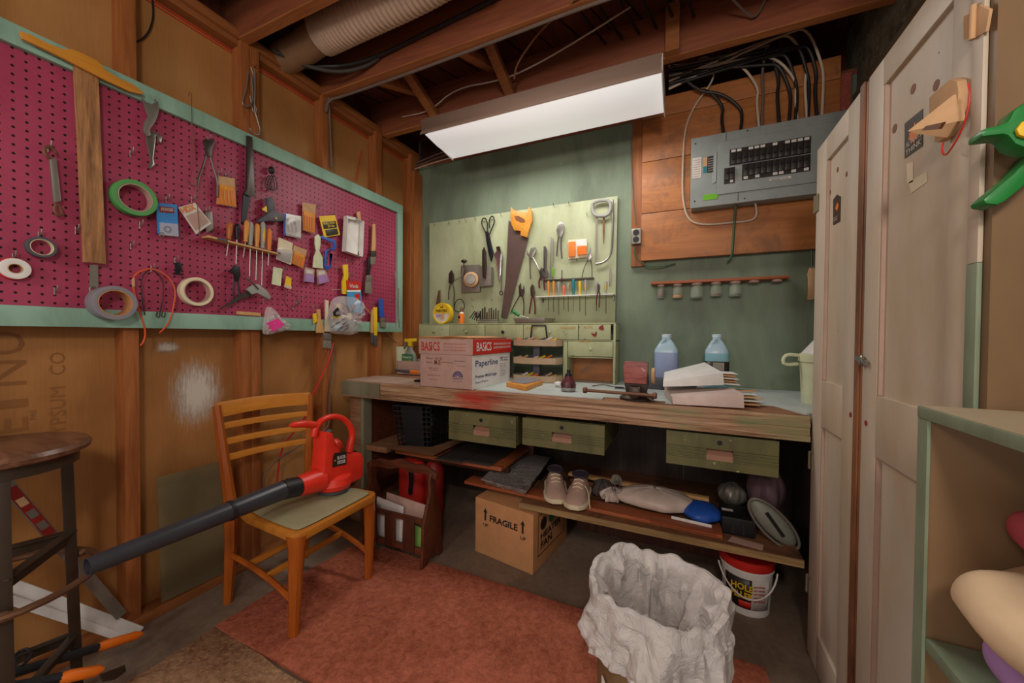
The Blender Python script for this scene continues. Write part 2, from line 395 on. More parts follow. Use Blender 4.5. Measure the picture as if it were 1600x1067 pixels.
struct('wall_right', G().box(RX, RX+.1, 1.60, 2.5, 0, 2.26), 'wall_olive')
struct('wall_right_upper', G().box(RX+.015, RX+.1, .2, 2.5, 2.261, 2.66), 'concrete_block')
struct('wall_right_near', G().box(RX, RX+.1, .2, 1.60, 1.0, 2.26), 'wall_olive')
struct('ceiling', G().box(-.12, 3.6, -1.2, 2.75, 2.64, 2.67), 'w_deck')
# plank seams of the deck above
jg = []
for i, y in enumerate((-.56, -.16, .245, .65, 1.053, 1.484, 1.946)):
    struct('trim_%d' % (50+i), G().box(-.11, 2.72, y, y+.04, 2.425 if y < 2 else 2.4, 2.639), 'w_joist', bevel=.002)
    struct('trim_%d' % (60+i), G().box(.0, 2.72, y-.001, y+.041, 2.419, 2.4249), 'w_joist_edge')
g = G()
for i in range(22):
    x = -.6+i*.15
    g.bar((x, .9, 2.6385), (x+.62, 2.4, 2.6385), .006, .003, (1, 0, 0))
struct('trim_70', g, 'black')
struct('trim_71', G().box(1.741, 1.80, 1.90, 1.944, 2.42, 2.638), 'w_joist_edge')
def blocking(nm, a, b, t=.035, w=.05): struct(nm, G().bar(a, b, w, t, (1, 0, 0)), 'w_joist_edge', bevel=.001)
blocking('trim_72', (.345, 1.53, 2.44), (.345, 1.94, 2.60)); blocking('trim_73', (.43, 1.53, 2.60), (.43, 1.94, 2.44))
blocking('trim_74', (.94, 1.53, 2.60), (.94, 1.94, 2.44)); blocking('trim_75', (.86, 1.53, 2.44), (.86, 1.94, 2.60))
struct('trim_76', G().box(-.02, 0.03, 2.235, 2.325, 0, 2.3), 'w_stud')
struct('insulation_1', G().box(2.505, 2.545, YB-.03, YB-.002, 2.14, 2.36), 'insulation')
# ---------------------------------------------------------------- workbench
BZ = .83
t = thing('workbench', 'long paint-stained wooden workbench running along the green back wall', 'workbench', (1.2, 1.95, 0))
build('bench_top', G().box(.03, 2.235, 1.60, 1.62, .795, .829).box(.03, 2.235, 1.60, 2.325, .795, .824), 'w_bench', t, .002)
build('laminate_sheet', G().prism([(.98, 1.64, .8245), (1.52, 1.64, .8245), (1.52, 1.69, .8245), (1.76, 1.69, .8245), (1.76, 1.66, .8245), (1.86, 1.66, .8245), (1.98, 1.80, .8245), (2.17, 1.80, .8245), (2.236, 1.64, .8245), (2.236, 2.32, .8245), (.56, 2.32, .8245), (.56, 1.64, .8245)], (0, 0, .0045)), 'bench_white', t)
build('side_board', G().box(2.2361, 2.55, 1.66, 2.325, .795, .829), 'bench_white', t)
build('fascia', G().box(.03, 2.235, 1.592, 1.5999, .742, .829).box(.03, 2.235, 1.586, 1.592, .742, .762).box(.33, 2.235, 1.588, 1.592, .790, .806), 'fascia', t, .001)
build('apron', G().box(.06, 2.23, 1.60, 1.63, .742, .794), 'w_bench', t)
build('end_fascia', G().box(.0301, .32, 1.583, 1.5859, .75, .829), 'grey_paint', t, .001)
for i, (a, b, m_) in enumerate([(.045, .125, 'w_bench'), (.98, 1.03, 'w_dark'), (2.17, 2.23, 'w_dark')]):
    y0 = 1.635 if i == 0 else 2.1
    build('leg', G().box(a, b, y0, y0+.09, .0, .741), m_, t, .003)
build('leg_board', G().box(.126, .150, 1.638, 1.70, .0, .741), 'grey_paint', t)
build('side_board', G().box(.126, .145, 1.7005, 2.2, .20, .741), 'w_darkx', t)
build('shelf_rail', G().box(.146, .30, 1.66, 2.2, .42, .45), 'w_bench', t)
build('vise_plate', G().box(1.53, 1.77, 1.603, 1.68, .8291, .8312), 'w_bench', t)
# shelf boards below
ls1 = build('lower_shelf', G().box(1.145, 2.232, 1.62, 2.25, .288, .318), 'w_shelfply', t, .002)
build('shelf_lip', G().box(1.145, 2.232, 1.615, 1.6199, .290, .316), 'w_shelfedge', ls1)
ls2 = build('lower_shelf', G().box(.31, 1.0, 1.72, 2.25, .405, .425), 'w_red', t, .002)
build('shelf_rail', G().box(.31, 1.0, 1.80, 1.84, .36, .40), 'w_dark', ls2)
def pl(nm, a, b, w, z, th, mat, lab, cat, bev=.001):
    a, b = V((a[0], a[1], z+th/2)), V((b[0], b[1], z+th/2))
    return build(nm, G().bar(a, b, w, th, ((b-a).normalized()).cross(V((0, 0, 1)))), mat, None, bev, lab, cat)
pl('wooden_plank', (.80, 1.735), (1.985, 1.69), .085, .3185, .015, 'w_red', 'long reddish plank lying along the lower shelf under the trainers, jutting out to the left', 'plank')
pl('wooden_plank', (1.72, 1.665), (1.96, 1.66), .05, .334, .004, 'w_red', 'short thin board lying on the end of the long reddish plank', 'plank')
pl('wooden_plank', (1.3, 2.02), (1.86, 1.98), .12, .3185, .018, 'w_red', 'reddish plank at the back of the lower shelf behind the trainers', 'plank')
pl('wood_strip', (1.3, 1.92), (1.95, 1.88), .03, .37, .014, 'w_pale', 'pale thin wooden strip lying behind the white bag on the lower shelf', 'plank')
build('wood_block', G().box(1.78, 1.84, 1.88, 1.92, .3366, .369), 'w_dark', None, 0, 'dark wooden packing under the right end of the pale thin strip', 'block')
build('floor_board', G().box(1.3, 2.2, 2.1, 2.16, .001, .10), 'w_dark', None, 0, 'dark skirting board on the floor under the back of the workbench', 'board')
pl('wood_strip', (1.32, 2.05), (1.80, 2.0), .03, .12, .02, 'w_pale', 'pale batten low under the lower shelf behind the bin bag', 'plank')
pl('wood_strip', (1.32, 2.06), (1.9, 2.03), .05, .1005, .019, 'w_dark', 'dark batten low under the lower shelf below the pale batten', 'plank')
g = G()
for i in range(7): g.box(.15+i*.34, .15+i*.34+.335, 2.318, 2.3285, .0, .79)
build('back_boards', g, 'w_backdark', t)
# green drawers hung under the bench
def drawer(x0, x1, z0, z1, lab):
    zc = z0+(z1-z0)*.42; h = z1-z0; xc = (x0+x1)/2; pw = (x1-x0)*.12
    f = G().box(x0, x1, 1.614, 1.622, zc+h*.17, z1).box(x0, x1, 1.614, 1.622, z0, zc-h*.17)
    f.box(x0, xc-pw, 1.617, 1.622, zc-h*.17, zc+h*.17).box(xc+pw, x1, 1.617, 1.622, zc-h*.17, zc+h*.17)
    for k in range(4):
        z = zc-h*.14+k*h*.09
        f.box(x0, xc-pw, 1.612, 1.6175, z-.0025, z+.0025); f.box(xc+pw, x1, 1.612, 1.6175, z-.0025, z+.0025)
    r = build('drawer', f, 'olive', t, 0, lab)
    build('finger_pull', G().box(xc-pw, xc+pw, 1.640, 1.645, zc-h*.17, zc+h*.17).hexa([(xc-pw, 1.616, zc-h*.17), (xc+pw, 1.616, zc-h*.17), (xc+pw, 1.640, zc-h*.16), (xc-pw, 1.640, zc-h*.16), (xc-pw, 1.618, zc-h*.02), (xc+pw, 1.618, zc-h*.02), (xc+pw, 1.640, zc+h*.1), (xc-pw, 1.640, zc+h*.1)]), 'pull_brown', r)
    build('drawer_box', G().box(x0+.004, x1-.004, 1.6455, 2.05, z0+.004, z1-.002), 'olive', r)
    build('lock_hole', G().lathe([(.009, 0), (.009, .002)], (xc+.0, 1.6135, z1-h*.22), (0, -1, 0), 14), 'black', r)
drawer(.752, 1.126, .570, .715, 'brownish green drawer')
drawer(1.159, 1.536, .592, .718, None)
drawer(1.779, 2.152, .597, .728, 'olive green drawer speckled white')
# cardboard mats on the left end of the bench
for i, (a, b, c, d, lab) in enumerate([(.04, .26, 1.605, 1.86, 'flat grey board at the far left end of the bench top'), (.262, .42, 1.605, 1.84, 'flat grey board second from the left end of the bench top'), (.422, .575, 1.605, 1.83, 'flat grey board on the bench just left of the paper box')]):
    build('flat_board', G().box(a, b, c, d, .8292, .8335), 'w_fix', None, .001, lab, 'board', 'flat grey boards on the left of the bench top')
# ---------------------------------------------------------------- paper box
bx = thing('paper_box', 'big copy-paper carton with a red-banded lid standing on the workbench', 'box', (.74, 1.84, BZ))
def rb(x0, x1, y0, y1, z0, z1): return G().box(x0, x1, y0, y1, z0, z1)
FX0, FX1, FY0, FY1 = .578, .892, 1.606, 2.05
build('carton_front', rb(FX0, FX1, FY0, FY1, BZ, BZ+.17), 'card_pink', bx, .002)
build('carton_side', rb(FX1+.0002, FX1+.0012, FY0+.001, FY1-.001, BZ, BZ+.168), 'white', bx)
build('lid', rb(FX0-.006, FX1+.006, FY0-.006, FY1+.006, BZ+.1702, BZ+.25), 'card_pink', bx, .002)
build('red_band', rb(FX1+.0062, FX1+.0072, FY0-.005, FY1+.005, BZ+.171, BZ+.249), 'red', bx)
X_ = FX1+.0072; YF = FY0-.006; YC = FY0
text('lettering', 'BAS CS', (FX0+.012, YF, BZ+.187), (.115, 0, 0), (0, 0, .046), 'ink_red', bx, .012)
text('lettering', 'i', (FX0+.072, YF, BZ+.187), (.008, 0, 0), (0, 0, .046), 'ink_red', bx, .0)
for i in range(3): text('lettering', ['REORDER FOR SPECIFICATIONS FROM THE PAPER', 'Premier multiuse', 'AVAILABLE AT ALL STATIONERY LOCATIONS NEAR'][i], (FX0+.15, YF, BZ+.221-i*.016), (.13, 0, 0), (0, 0, .006), 'ink_red', bx)
text('lettering', 'BAS CS', (X_, FY0+.03, BZ+.188), (0, .16, 0), (0, 0, .045), 'white', bx, .012)
text('lettering', 'i', (X_, FY0+.118, BZ+.188), (0, .012, 0), (0, 0, .045), 'white', bx)
for i in range(2): text('lettering', ['INFORMATIONS SUR LES LOCALITES', 'REORDER INFORMATION LOCATIONS'][i], (X_, FY0+.215, BZ+.217-i*.02), (0, .22, 0), (0, 0, .011), 'white', bx, .01)
text('lettering', 'Paperline', (X_-.006, FY0+.03, BZ+.10), (0, .25, 0), (0, 0, .042), 'ink_blue', bx, .01)
text('lettering', '92', (X_-.006, FY0+.31, BZ+.125), (0, .04, 0), (0, 0, .022), 'ink_blue', bx, .01)
text('lettering', 'Bright', (X_-.006, FY0+.36, BZ+.137), (0, .06, 0), (0, 0, .009), 'ink_blue', bx); text('lettering', 'Blanc', (X_-.006, FY0+.36, BZ+.124), (0, .06, 0), (0, 0, .009), 'ink_blue', bx)
text('lettering', 'Premier MultiUsage', (X_-.006, FY0+.03, BZ+.046), (0, .235, 0), (0, 0, .022), 'ink_blue', bx, .015)
text('lettering', 'Paper/Papier', (X_-.006, FY0+.03, BZ+.022), (0, .14, 0), (0, 0, .014), 'ink_blue', bx)
for i in range(6): text('lettering', ['8.5 x 11', '20 lb', '75 g/m', '5000', 'sheets', 'feuilles'][i], (X_-.006, FY0+.31, BZ+.104-i*.013), (0, .07, 0), (0, 0, .006), 'ink_blue', bx)
for s_, x, z, w, h in [('Exter 20 lb.', .04, .143, .1, .011), ('Exter', .04, .122, .04, .012), ('M-B', .09, .115, .038, .027), ('Paperboard Inc.', .132, .124, .075, .01), ('Paper Products', .21, .135, .065, .006), ('mill certified', .225, .112, .05, .005), ('92', .055, .09, .02, .012), ('Bright', .082, .094, .034, .006), ('Blanc', .082, .085, .034, .006),
                       ('Manufactured in the mill', .05, .058, .075, .006), ('Produit du papier', .055, .036, .065, .006), ('RAINBOW', .20, .046, .06, .009), ('Paper Brand', .205, .034, .05, .006)]:
    text('lettering', s_, (FX0+x, YC, BZ+z), (w, 0, 0), (0, 0, h), 'ink_brown' if w < .03 or x < .2 else 'ink_blue', bx, .008)
g = G()
for k, (r1, r2) in enumerate([(.030, .024), (.021, .016), (.013, .009)]):
    P = [(FX0+.232+math.cos(a)*r, YC-.0009, BZ+.058+math.sin(a)*r) for r, rng in ((r1, range(0, 11)), (r2, range(10, -1, -1))) for a in [q*PI/10 for q in rng]]
    vs = [g.bm.verts.new(p) for p in P]; g.face(vs)
build('rainbow_emblem', g, 'ink_blue', bx)
for k in range(3):
    g = G(); z = BZ+.251+k*.0045
    g.grid(lambda u, v, k=k, z=z: V((FX0-.012+u*(FX1-FX0+.0)+k*.006, FY0-.008+v*.42, z+.004*math.sin(3*u*PI+k)*u)), 12, 2)
    build('flat_cardboard', g, 'card', None, 0, ['lowest flattened cardboard sheet lying on the paper box', 'middle flattened cardboard sheet lying on the paper box', 'topmost flattened cardboard sheet lying on the paper box'][k], 'cardboard', 'flattened cardboard on the paper box', None, .0032, 0)
# low open box with spray bottles at the corner
lb = thing('shallow_carton', 'low open carton holding the spray bottles in the corner of the bench', 'box', (.25, 2.14, BZ))
build('carton_wall', G().box(.05, .42, 2.03, 2.033, BZ, BZ+.09), 'card_pink', lb)
build('carton_end', G().box(.42, .57, 2.028, 2.031, BZ, BZ+.085).box(.569, .572, 2.03, 2.3, BZ, BZ+.085).box(.05, .053, 2.03, 2.3, BZ, BZ+.09).box(.05, .57, 2.297, 2.3, BZ, BZ+.09), 'white', lb)
build('carton_base', G().box(.053, .568, 2.034, 2.296, BZ+.0005, BZ+.004), 'card', lb)
def spray(nm, lab, x, y, h, r, body, head, trig, lbl=None):
    q = thing(nm, lab, 'bottle', (x, y, BZ+.0045)); z = BZ+.0045
    build('bottle_body', G().lathe([(r, 0), (r, h*.55), (r*.85, h*.72), (r*.42, h*.86), (r*.3, h)], (x, y, z), n=20, sx=1.2, sy=.75), body, q)
    zz = z+h
    build('spray_head', G().prism([(x-r*.35, y-.012, zz), (x+r*.35, y-.012, zz), (x+r*.45, y-.012, zz+.028), (x+r*1.1, y-.012, zz+.034), (x+r*1.1, y-.012, zz+.054), (x-r*1.0, y-.012, zz+.05), (x-r*1.1, y-.012, zz+.032), (x-r*.3, y-.012, zz+.026)], (0, .024, 0)), head, q, .002)
    build('trigger', G().prism([(x-r*.9, y-.006, zz+.034), (x-r*.6, y-.006, zz+.034), (x-r*.85, y-.006, zz), (x-r*1.25, y-.006, zz-.022), (x-r*1.35, y-.006, zz-.018)], (0, .012, 0)), trig, q)
    return q
p = PB(607, 600, 2.14); spray('spray_bottle', 'green spray bottle with a yellow trigger head standing in the low carton', p.x, 2.14, .185, .034, 'spray_green', 'yellow', 'white')
p = PB(641, 600, 2.10); q = spray('spray_bottle', 'grey weed killer spray bottle with green label behind the paper box', p.x, 2.10, .185, .042, 'grey_shell', 'yellow', 'grey_shell')
zb = BZ+.02
build('bottle_label', G().box(p.x-.045, p.x+.045, 2.066, 2.0675, zb+.055, zb+.115), 'spray_green', q)
text('lettering', 'WeedOut', (p.x-.038, 2.066, zb+.085), (.076, 0, 0), (0, 0, .018), 'label_white', q, .02)
text('lettering', 'with Lawn Weed Killer', (p.x-.036, 2.066, zb+.07), (.072, 0, 0), (0, 0, .008), 'yellow', q)
text('lettering', 'ORTHO', (p.x-.015, 2.066, zb+.12), (.03, 0, 0), (0, 0, .008), 'label_white', q)
p = PB(625, 600, 2.22)
j = thing('plastic_jug', 'cream plastic jug with a loop handle between the two spray bottles', 'jug', (p.x, 2.22, BZ+.0045))
build('jug_body', G().lathe([(.055, 0), (.06, .02), (.06, .15), (.064, .175), (.059, .176), (.054, .03)], (p.x, 2.22, BZ+.0045), cap=False), 'pale_green', j)
build('jug_handle', G().tube([(p.x-.055, 2.2, BZ+.16), (p.x-.10, 2.18, BZ+.155), (p.x-.105, 2.18, BZ+.08), (p.x-.058, 2.2, BZ+.05)], .007, 8, False, 2), 'pale_green', j)
a, b = PL(567, 477, .06), V((p.x+.005, 2.2, BZ+.19))
build('wooden_dowel', G().tube([a, b], .0035, 8), 'w_pale', None, 0, 'thin pale rod leaning from the pegboard into the cream jug', 'rod')
kn = thing('utility_knife', 'grey, orange and blue utility knife lying on the boards left of the paper box', 'knife', (.3, 1.86, BZ))
a = V((.13, 1.93, BZ+.036)); b = V((.50, 1.83, BZ+.036)); d = b-a
build('grip', G().tube([a, a+d*.42], [.009, .011, .011], 10), 'dark_grey', kn); build('orange_sleeve', G().tube([a+d*.38, a+d*.68], [.010, .0135, .0125], 10), 'orange_plastic', kn)
build('blue_end', G().tube([a+d*.68, b], [.0115, .009], 10), 'sky_blue', kn)
build('black_wallet', G().box(.46, .57, 1.70, 1.78, .834, .846), 'black', None, .004, 'small flat black case on the boards beside the paper box', 'case')
# ---------------------------------------------------------------- bench drawers unit with pegs board
YD = 2.13
u = thing('drawer_cabinet', 'narrow green cabinet of small drawers standing on the back of the bench', 'cabinet', (.8, 2.25, BZ))
def zy(x, y, Y=YD): return PB(x, y, Y).z
def xb(x, y, Y=YD): return PB(x, y, Y).x
zt = zy(800, 506); zr = zy(800, 529.5)
xs = [xb(v, 518) for v in (656, 703, 758, 818, 904, 955)]
XE = xb(962, 518)
build('carcass', G().box(xs[0]-.01, XE, YD+.004, 2.288, zt-.004, zt+.004).box(xs[0]-.01, XE, YD+.004, 2.288, zr-.008, zr-.001)
      .box(xs[0]-.01, xs[0]-.003, YD+.004, 2.288, zr, zt).box(XE-.012, XE, YD, 2.288, BZ+.0005, zt-.004)
      .box(xb(880, 550), xb(886, 550), YD, 2.288, BZ+.0005, zr-.009).box(xb(887, 550), XE-.0125, YD+.002, 2.288, zy(900, 557)-.006, zy(900, 557)), 'green_draw', u, .001)
build('back_panel', G().box(xb(886, 550), XE-.013, 2.27, 2.285, BZ+.0005, zy(900, 557)-.007), 'w_plyx', u)
names = ['leftmost', 'second', 'third', 'fourth', 'fifth']
for i in range(5):
    f = build('small_drawer', G().box(xs[i]+.002, xs[i+1]-.002, YD-.003, YD+.003, zr+.001, zt-.006), 'green_draw', u, .0015)
    xc = (xs[i]+xs[i+1])/2
    build('knob', G().lathe([(.004, 0), (.004, .008), (.010, .012), (.010, .017), (.005, .02)], (xc, YD-.003, (zr+zt)/2-.004), (0, -1, 0), 14), 'black_metal' if i == 2 else 'green_draw', f)
f = build('small_drawer', G().box(xb(887, 550), XE-.014, YD-.003, YD+.003, zy(900, 556), zr-.010), 'green_draw', u, .0015)
build('knob', G().lathe([(.004, 0), (.004, .008), (.010, .012), (.005, .018)], ((xb(887, 550)+XE)/2, YD-.003, (zy(900, 556)+zr)/2-.006), (0, -1, 0), 14), 'green_draw', f)
def blot(px, py, r, nm='paint_blot', m='dark_red'):
    c = PB(px, py, YD-.0045); build(nm, G().prism([c+V((math.cos(a)*r*(1+.25*math.sin(3*a+px)), 0, math.sin(a)*r*(1+.2*math.cos(5*a))))
          for a in [k*PI/9 for k in range(18)]], (0, .001, 0)), m, u)
blot(940, 512, .014); blot(929, 522, .015); 
for s_, px, py, w in (('SCREWS', 822, 514, .07), ('WASHERS', 876, 514, .09), ('NUTS', 912, 513, .05), ('BOLTS', 906, 535, .06)):
    c = PB(px, py, YD-.0035); text('lettering', s_, c, (w, 0, 0), (0, 0, .013), 'brass', u, .02)
pb = thing('tool_board', 'pale green tool board with hooks on the back wall above the bench', 'tool board', (.8, 2.3, 1.17))
TL, TR, BR, BL = PB(671, 349, 2.30), PB(965, 306, 2.30), PB(961, 505, 2.30), PB(671, 507, 2.30)
build('board', G().prism([TL, TR, BR, BL], (0, .018, 0)), 'green_board', pb, .001)
# ---------------------------------------------------------------- electrical board
eb = thing('backing_board', 'orange plank backing board fixed to the green wall behind the breaker panel', 'board', (2.0, 2.32, 1.5))
x0 = PB(986, 417, 2.31).x; z0 = PB(986, 417, 2.31).z; x1 = x0+.075
build('batten', G().box(x0, x1, 2.305, 2.3295, z0, 2.36), 'w_plyz', eb, .001)
zz = [z0+.025, PB(1009, 334, 2.285).z, PB(1009, 254, 2.285).z, 2.33, 2.44]
for a, b in zip(zz[:-1], zz[1:]): build('plank', G().box(x1-.018, 2.50, 2.28, 2.3045, a+.0015, b-.0015), 'w_plyx', eb, .002)
ep = thing('breaker_panel', 'grey electrical breaker panel on the orange board above the bench', 'electrical panel', (2.1, 2.2, 1.78))
YP = 2.19
c1 = PB(1080, 217, YP); c2 = PB(1077, 326, YP); px1 = 2.54
z1, z0p = c1.z, c2.z
build('panel_box', G().box(c1.x+.006, px1, YP+.004, 2.2799, z0p+.005, z1-.005), 'grey_panel', ep, .004)
build('panel_cover', G().box(c1.x, px1+.003, YP-.002, YP+.0039, z0p, z1), 'grey_panel', ep, .003)
xs_ = PB(1134, 250, YP).x
build('seam', G().box(xs_-.0012, xs_+.0012, YP-.0032, YP-.0018, PB(1134, 262, YP).z, z1-.002).box(xs_+.055, xs_+.0574, YP-.0032, YP-.0018, z0p+.01, z0p+.13), 'breaker', ep)
build('raised_panel', G().box(PB(1120, 250, YP).x, 2.50, YP-.008, YP-.0021, PB(1160, 300, YP).z-.0, PB(1160, 212, YP).z-.015), 'grey_panel', ep, .004)
def breakers(xa, xb_, za, zb_, n, top, skip=()):
    w = (xb_-xa)/n
    build('breaker_strip', G().box(xa-.004, xb_+.004, YP-.0100, YP-.0081, za-.003, zb_+.003), 'breaker', ep)
    for i in range(n):
        x = xa+i*w; b = build('breaker', G().box(x+.001, x+w-.001, YP-.018, YP-.0101, za+(0 if top else .016), zb_-(.016 if top else 0)), 'breaker', ep, .001)
        zc = za+(zb_-za)*(.35 if top else .7)
        build('switch', G().box(x+w*.3, x+w*.7, YP-.026, YP-.0181, zc-.006, zc+.006), 'black_metal', b)
        if i not in skip:
            zl = (zb_-.014, zb_-.001) if top else (za+.001, za+.014)
            build('number_tag', G().box(x+.003, x+w-.003, YP-.0115, YP-.0101, *zl), 'label_white', b)
xa, xe = PB(1141, 250, YP).x, PB(1264, 250, YP).x; zm = PB(1200, 251, YP).z
breakers(xa, xe, zm+.004, zm+.078, 13, True, (2, 6, 8)); breakers(xa+.055, xe, zm-.078, zm-.006, 11, False, (1, 3, 4, 7, 9))
breakers(xs_-.003, xs_+.036, zm-.085, zm-.012, 2, False, (0,))
a = PB(1082, 248, YP); build('paper_schedule', G().box(a.x, a.x+.042, YP-.0035, YP-.0021, a.z-.105, a.z), 'label_white', ep)
for i in range(8): text('lettering', 'circuit list', (a.x+.004, YP-.0035, a.z-.014-i*.012), (.033, 0, 0), (0, 0, .005), 'ink_brown', ep)
a = PB(1099, 247, YP); build('rating_label', G().box(a.x, a.x+.046, YP-.0035, YP-.0021, a.z-.045, a.z), 'foam_tan', ep); build('rating_label', G().box(a.x, a.x+.046, YP-.0035, YP-.0021, a.z-.078, a.z-.047), 'teal', ep)
build('rating_label', G().box(a.x+.018, a.x+.05, YP-.0045, YP-.0036, a.z-.08, a.z+.002), 'breaker', ep)
for i in range(6): text('lettering', 'CAUTION', (a.x+.021, YP-.0046, a.z-.014-i*.012), (.026, 0, 0), (0, 0, .006), 'label_white', ep)
a = PB(1110, 308, YP); e = [V((a.x+x*.034, YP-.0042, a.z+z*.014)) for x, z in ((-1, -.8), (-.85, -1), (.75, -1), (1, -.6), (1, .8), (.8, 1), (-.8, 1), (-1, .7))]
build('green_sticker', G().prism(e, (0, .002, 0)), 'label_green', ep)
a = PB(1202, 281, YP); build('name_strip', G().box(a.x, a.x+.085, YP-.0095, YP-.0081, a.z-.009, a.z+.002), 'label_white', ep); text('lettering', 'BREAKER PANEL', (a.x+.006, YP-.0095, a.z-.0075), (.07, 0, 0), (0, 0, .007), 'ink_blue', ep)
a = PB(1113, 257, YP); build('dimple', G().hexa([(a.x, YP-.003, z0p+.11), (a.x+.018, YP-.009, z0p+.12), (a.x+.018, YP-.0021, z0p+.12), (a.x, YP-.0021, z0p+.11), (a.x, YP-.003, z0p+.25), (a.x+.018, YP-.009, z0p+.27), (a.x+.018, YP-.0021, z0p+.27), (a.x, YP-.0021, z0p+.25)]), 'grey_panel', ep)
for x, z in ((c1.x+.02, z1-.03), (c1.x+.02, z0p+.035), (PB(1168, 205, YP).x, z1-.012), (PB(1163, 309, YP).x, z0p+.018)):
    build('screw', G().lathe([(.004, 0), (.003, .003)], (x, YP-.002, z), (0, -1, 0), 10), 'breaker', ep)
# outlet
ot = thing('outlet_box', 'grey surface-mounted twin power outlet at the left edge of the orange board', 'outlet', (PB(994, 370, 2.28).x, 2.29, 1.6))
a = PB(994, 369, 2.27)
build('outlet_body', G().box(a.x-.028, a.x+.028, 2.265, 2.3045, a.z-.045, a.z+.045), 'galv', ot, .008)
for s in (-1, 1): build('socket', G().lathe([(.017, 0), (.017, .002)], (a.x, 2.2648, a.z+s*.02), (0, -1, 0), 18), 'black', ot)
# ---------------------------------------------------------------- fluorescent fixture
fx = thing('fluorescent_fixture', 'long hanging fluorescent shop light with a lit white diffuser under the joists', 'light fixture', (1.12, 1.9, 2.2))
XA, XZ = .50, 1.736
def sweep(prof, xa, xz): # profile in (y,z)
    g = G(); a = [g.bm.verts.new((xa, y, z)) for y, z in prof]; b = [g.bm.verts.new((xz, y, z)) for y, z in prof]; n = len(prof)
    for i in range(n-1): g.face([a[i], a[i+1], b[i+1], b[i]])
    return g
build('hood', sweep([(1.742, 2.312), (1.752, 2.262), (1.733, 2.225)], XA-.03, XZ), 'w_fix', fx, thick=.003)
build('housing', G().box(XA, XZ-.002, 1.765, 2.03, 2.28, 2.31), 'w_fix', fx, .003)
build('hanger', G().tube([(XA+.25, 1.9, 2.31), (XA+.25, 1.94, 2.42)], .003, 6), 'steel', fx); build('hanger', G().tube([(XZ-.25, 1.9, 2.31), (XZ-.25, 1.94, 2.42)], .003, 6), 'steel', fx)
build('end_cap', G().prism([(XZ-.001, 1.74, 2.227), (XZ-.001, 1.745, 2.31), (XZ-.001, 2.03, 2.31), (XZ-.001, 2.03, 2.19), (XZ-.001, 1.9, 2.185)], (.004, 0, 0)), 'white', fx)
build('end_cap', G().prism([(XA-.005, 1.77, 2.227), (XA-.005, 1.775, 2.30), (XA-.005, 2.03, 2.30), (XA-.005, 2.03, 2.20)], (.004, 0, 0)), 'white', fx)
build('diffuser', sweep([(1.742, 2.224), (1.86, 2.212), (2.03, 2.215), (2.035, 2.235)], XA, XZ-.002), 'lit_diffuser', fx, thick=.004)
struct('trim_80', G().box(-.121, -.1, YN, 2.45, 2.465, 2.64), 'w_dark')
# ---------------------------------------------------------------- lettering and marks on the tan panels
n = NT('faint_ink'); n.col(rgb('#8a5a30')); n.fin(.5)
wl = bpy.data.objects['wall_left']
def vtext(s, px, y0, y1, w):     # runs upwards: px = right edge of the letters, y0 bottom, y1 top
    a = PL(px, y0, -.0695); b = PL(px, y1, -.0695)
    text('stencil_lettering', s, a, (0, 0, b.z-a.z), (0, -w, 0), 'faint_ink', wl)
vtext('GYPSUM', 103, 694, 603, .035); vtext('CO', 102, 585, 550, .035); vtext('N', 41, 600, 562, .075); vtext('U', 39, 553, 518, .09); vtext('I', 43, 635, 622, .10); vtext('E', 43, 672, 650, .075)
vtext('FIRE', 56, 655, 640, .012); vtext('R', 80, 690, 672, .035)
n = NT('paint_smear'); n.col(rgb('#d4cabe')); f_ = n.noise(n.mapping((1, 70, 7)), 2.0, 6, .8, .3)
sp = n.n('SeparateXYZ'); n.l(n.tc.outputs['Generated'], sp.inputs[0]); a_ = n.math('MULTIPLY', n.math('SUBTRACT', sp.outputs[1], .58), 2.0); b_ = n.math('MULTIPLY', n.math('SUBTRACT', sp.outputs[2], .55), 2.1)
d_ = n.math('SUBTRACT', 1.0, n.math('SQRT', n.math('ADD', n.math('MULTIPLY', a_, a_), n.math('MULTIPLY', b_, b_))))
n.l(n.ramp(n.math('ADD', n.math('MULTIPLY', d_, .42), n.math('MULTIPLY', f_, .62)), [(.40, (0, 0, 0, 1)), (.62, (.85, .85, .85, 1))]), n.b.inputs['Alpha']); n.fin(.6)
def smear(x0, y0, x1, y1):
    a, b = PL(x0, y1, -.0685), PL(x1, y0, -.0685); g = G(); g.face([g.bm.verts.new(p) for p in (a, (a.x, b.y, a.z), b, (a.x, a.y, b.z))]); build('paint_smear', g, 'paint_smear', wl)
smear(238, 545, 352, 710); smear(228, 530, 285, 560)
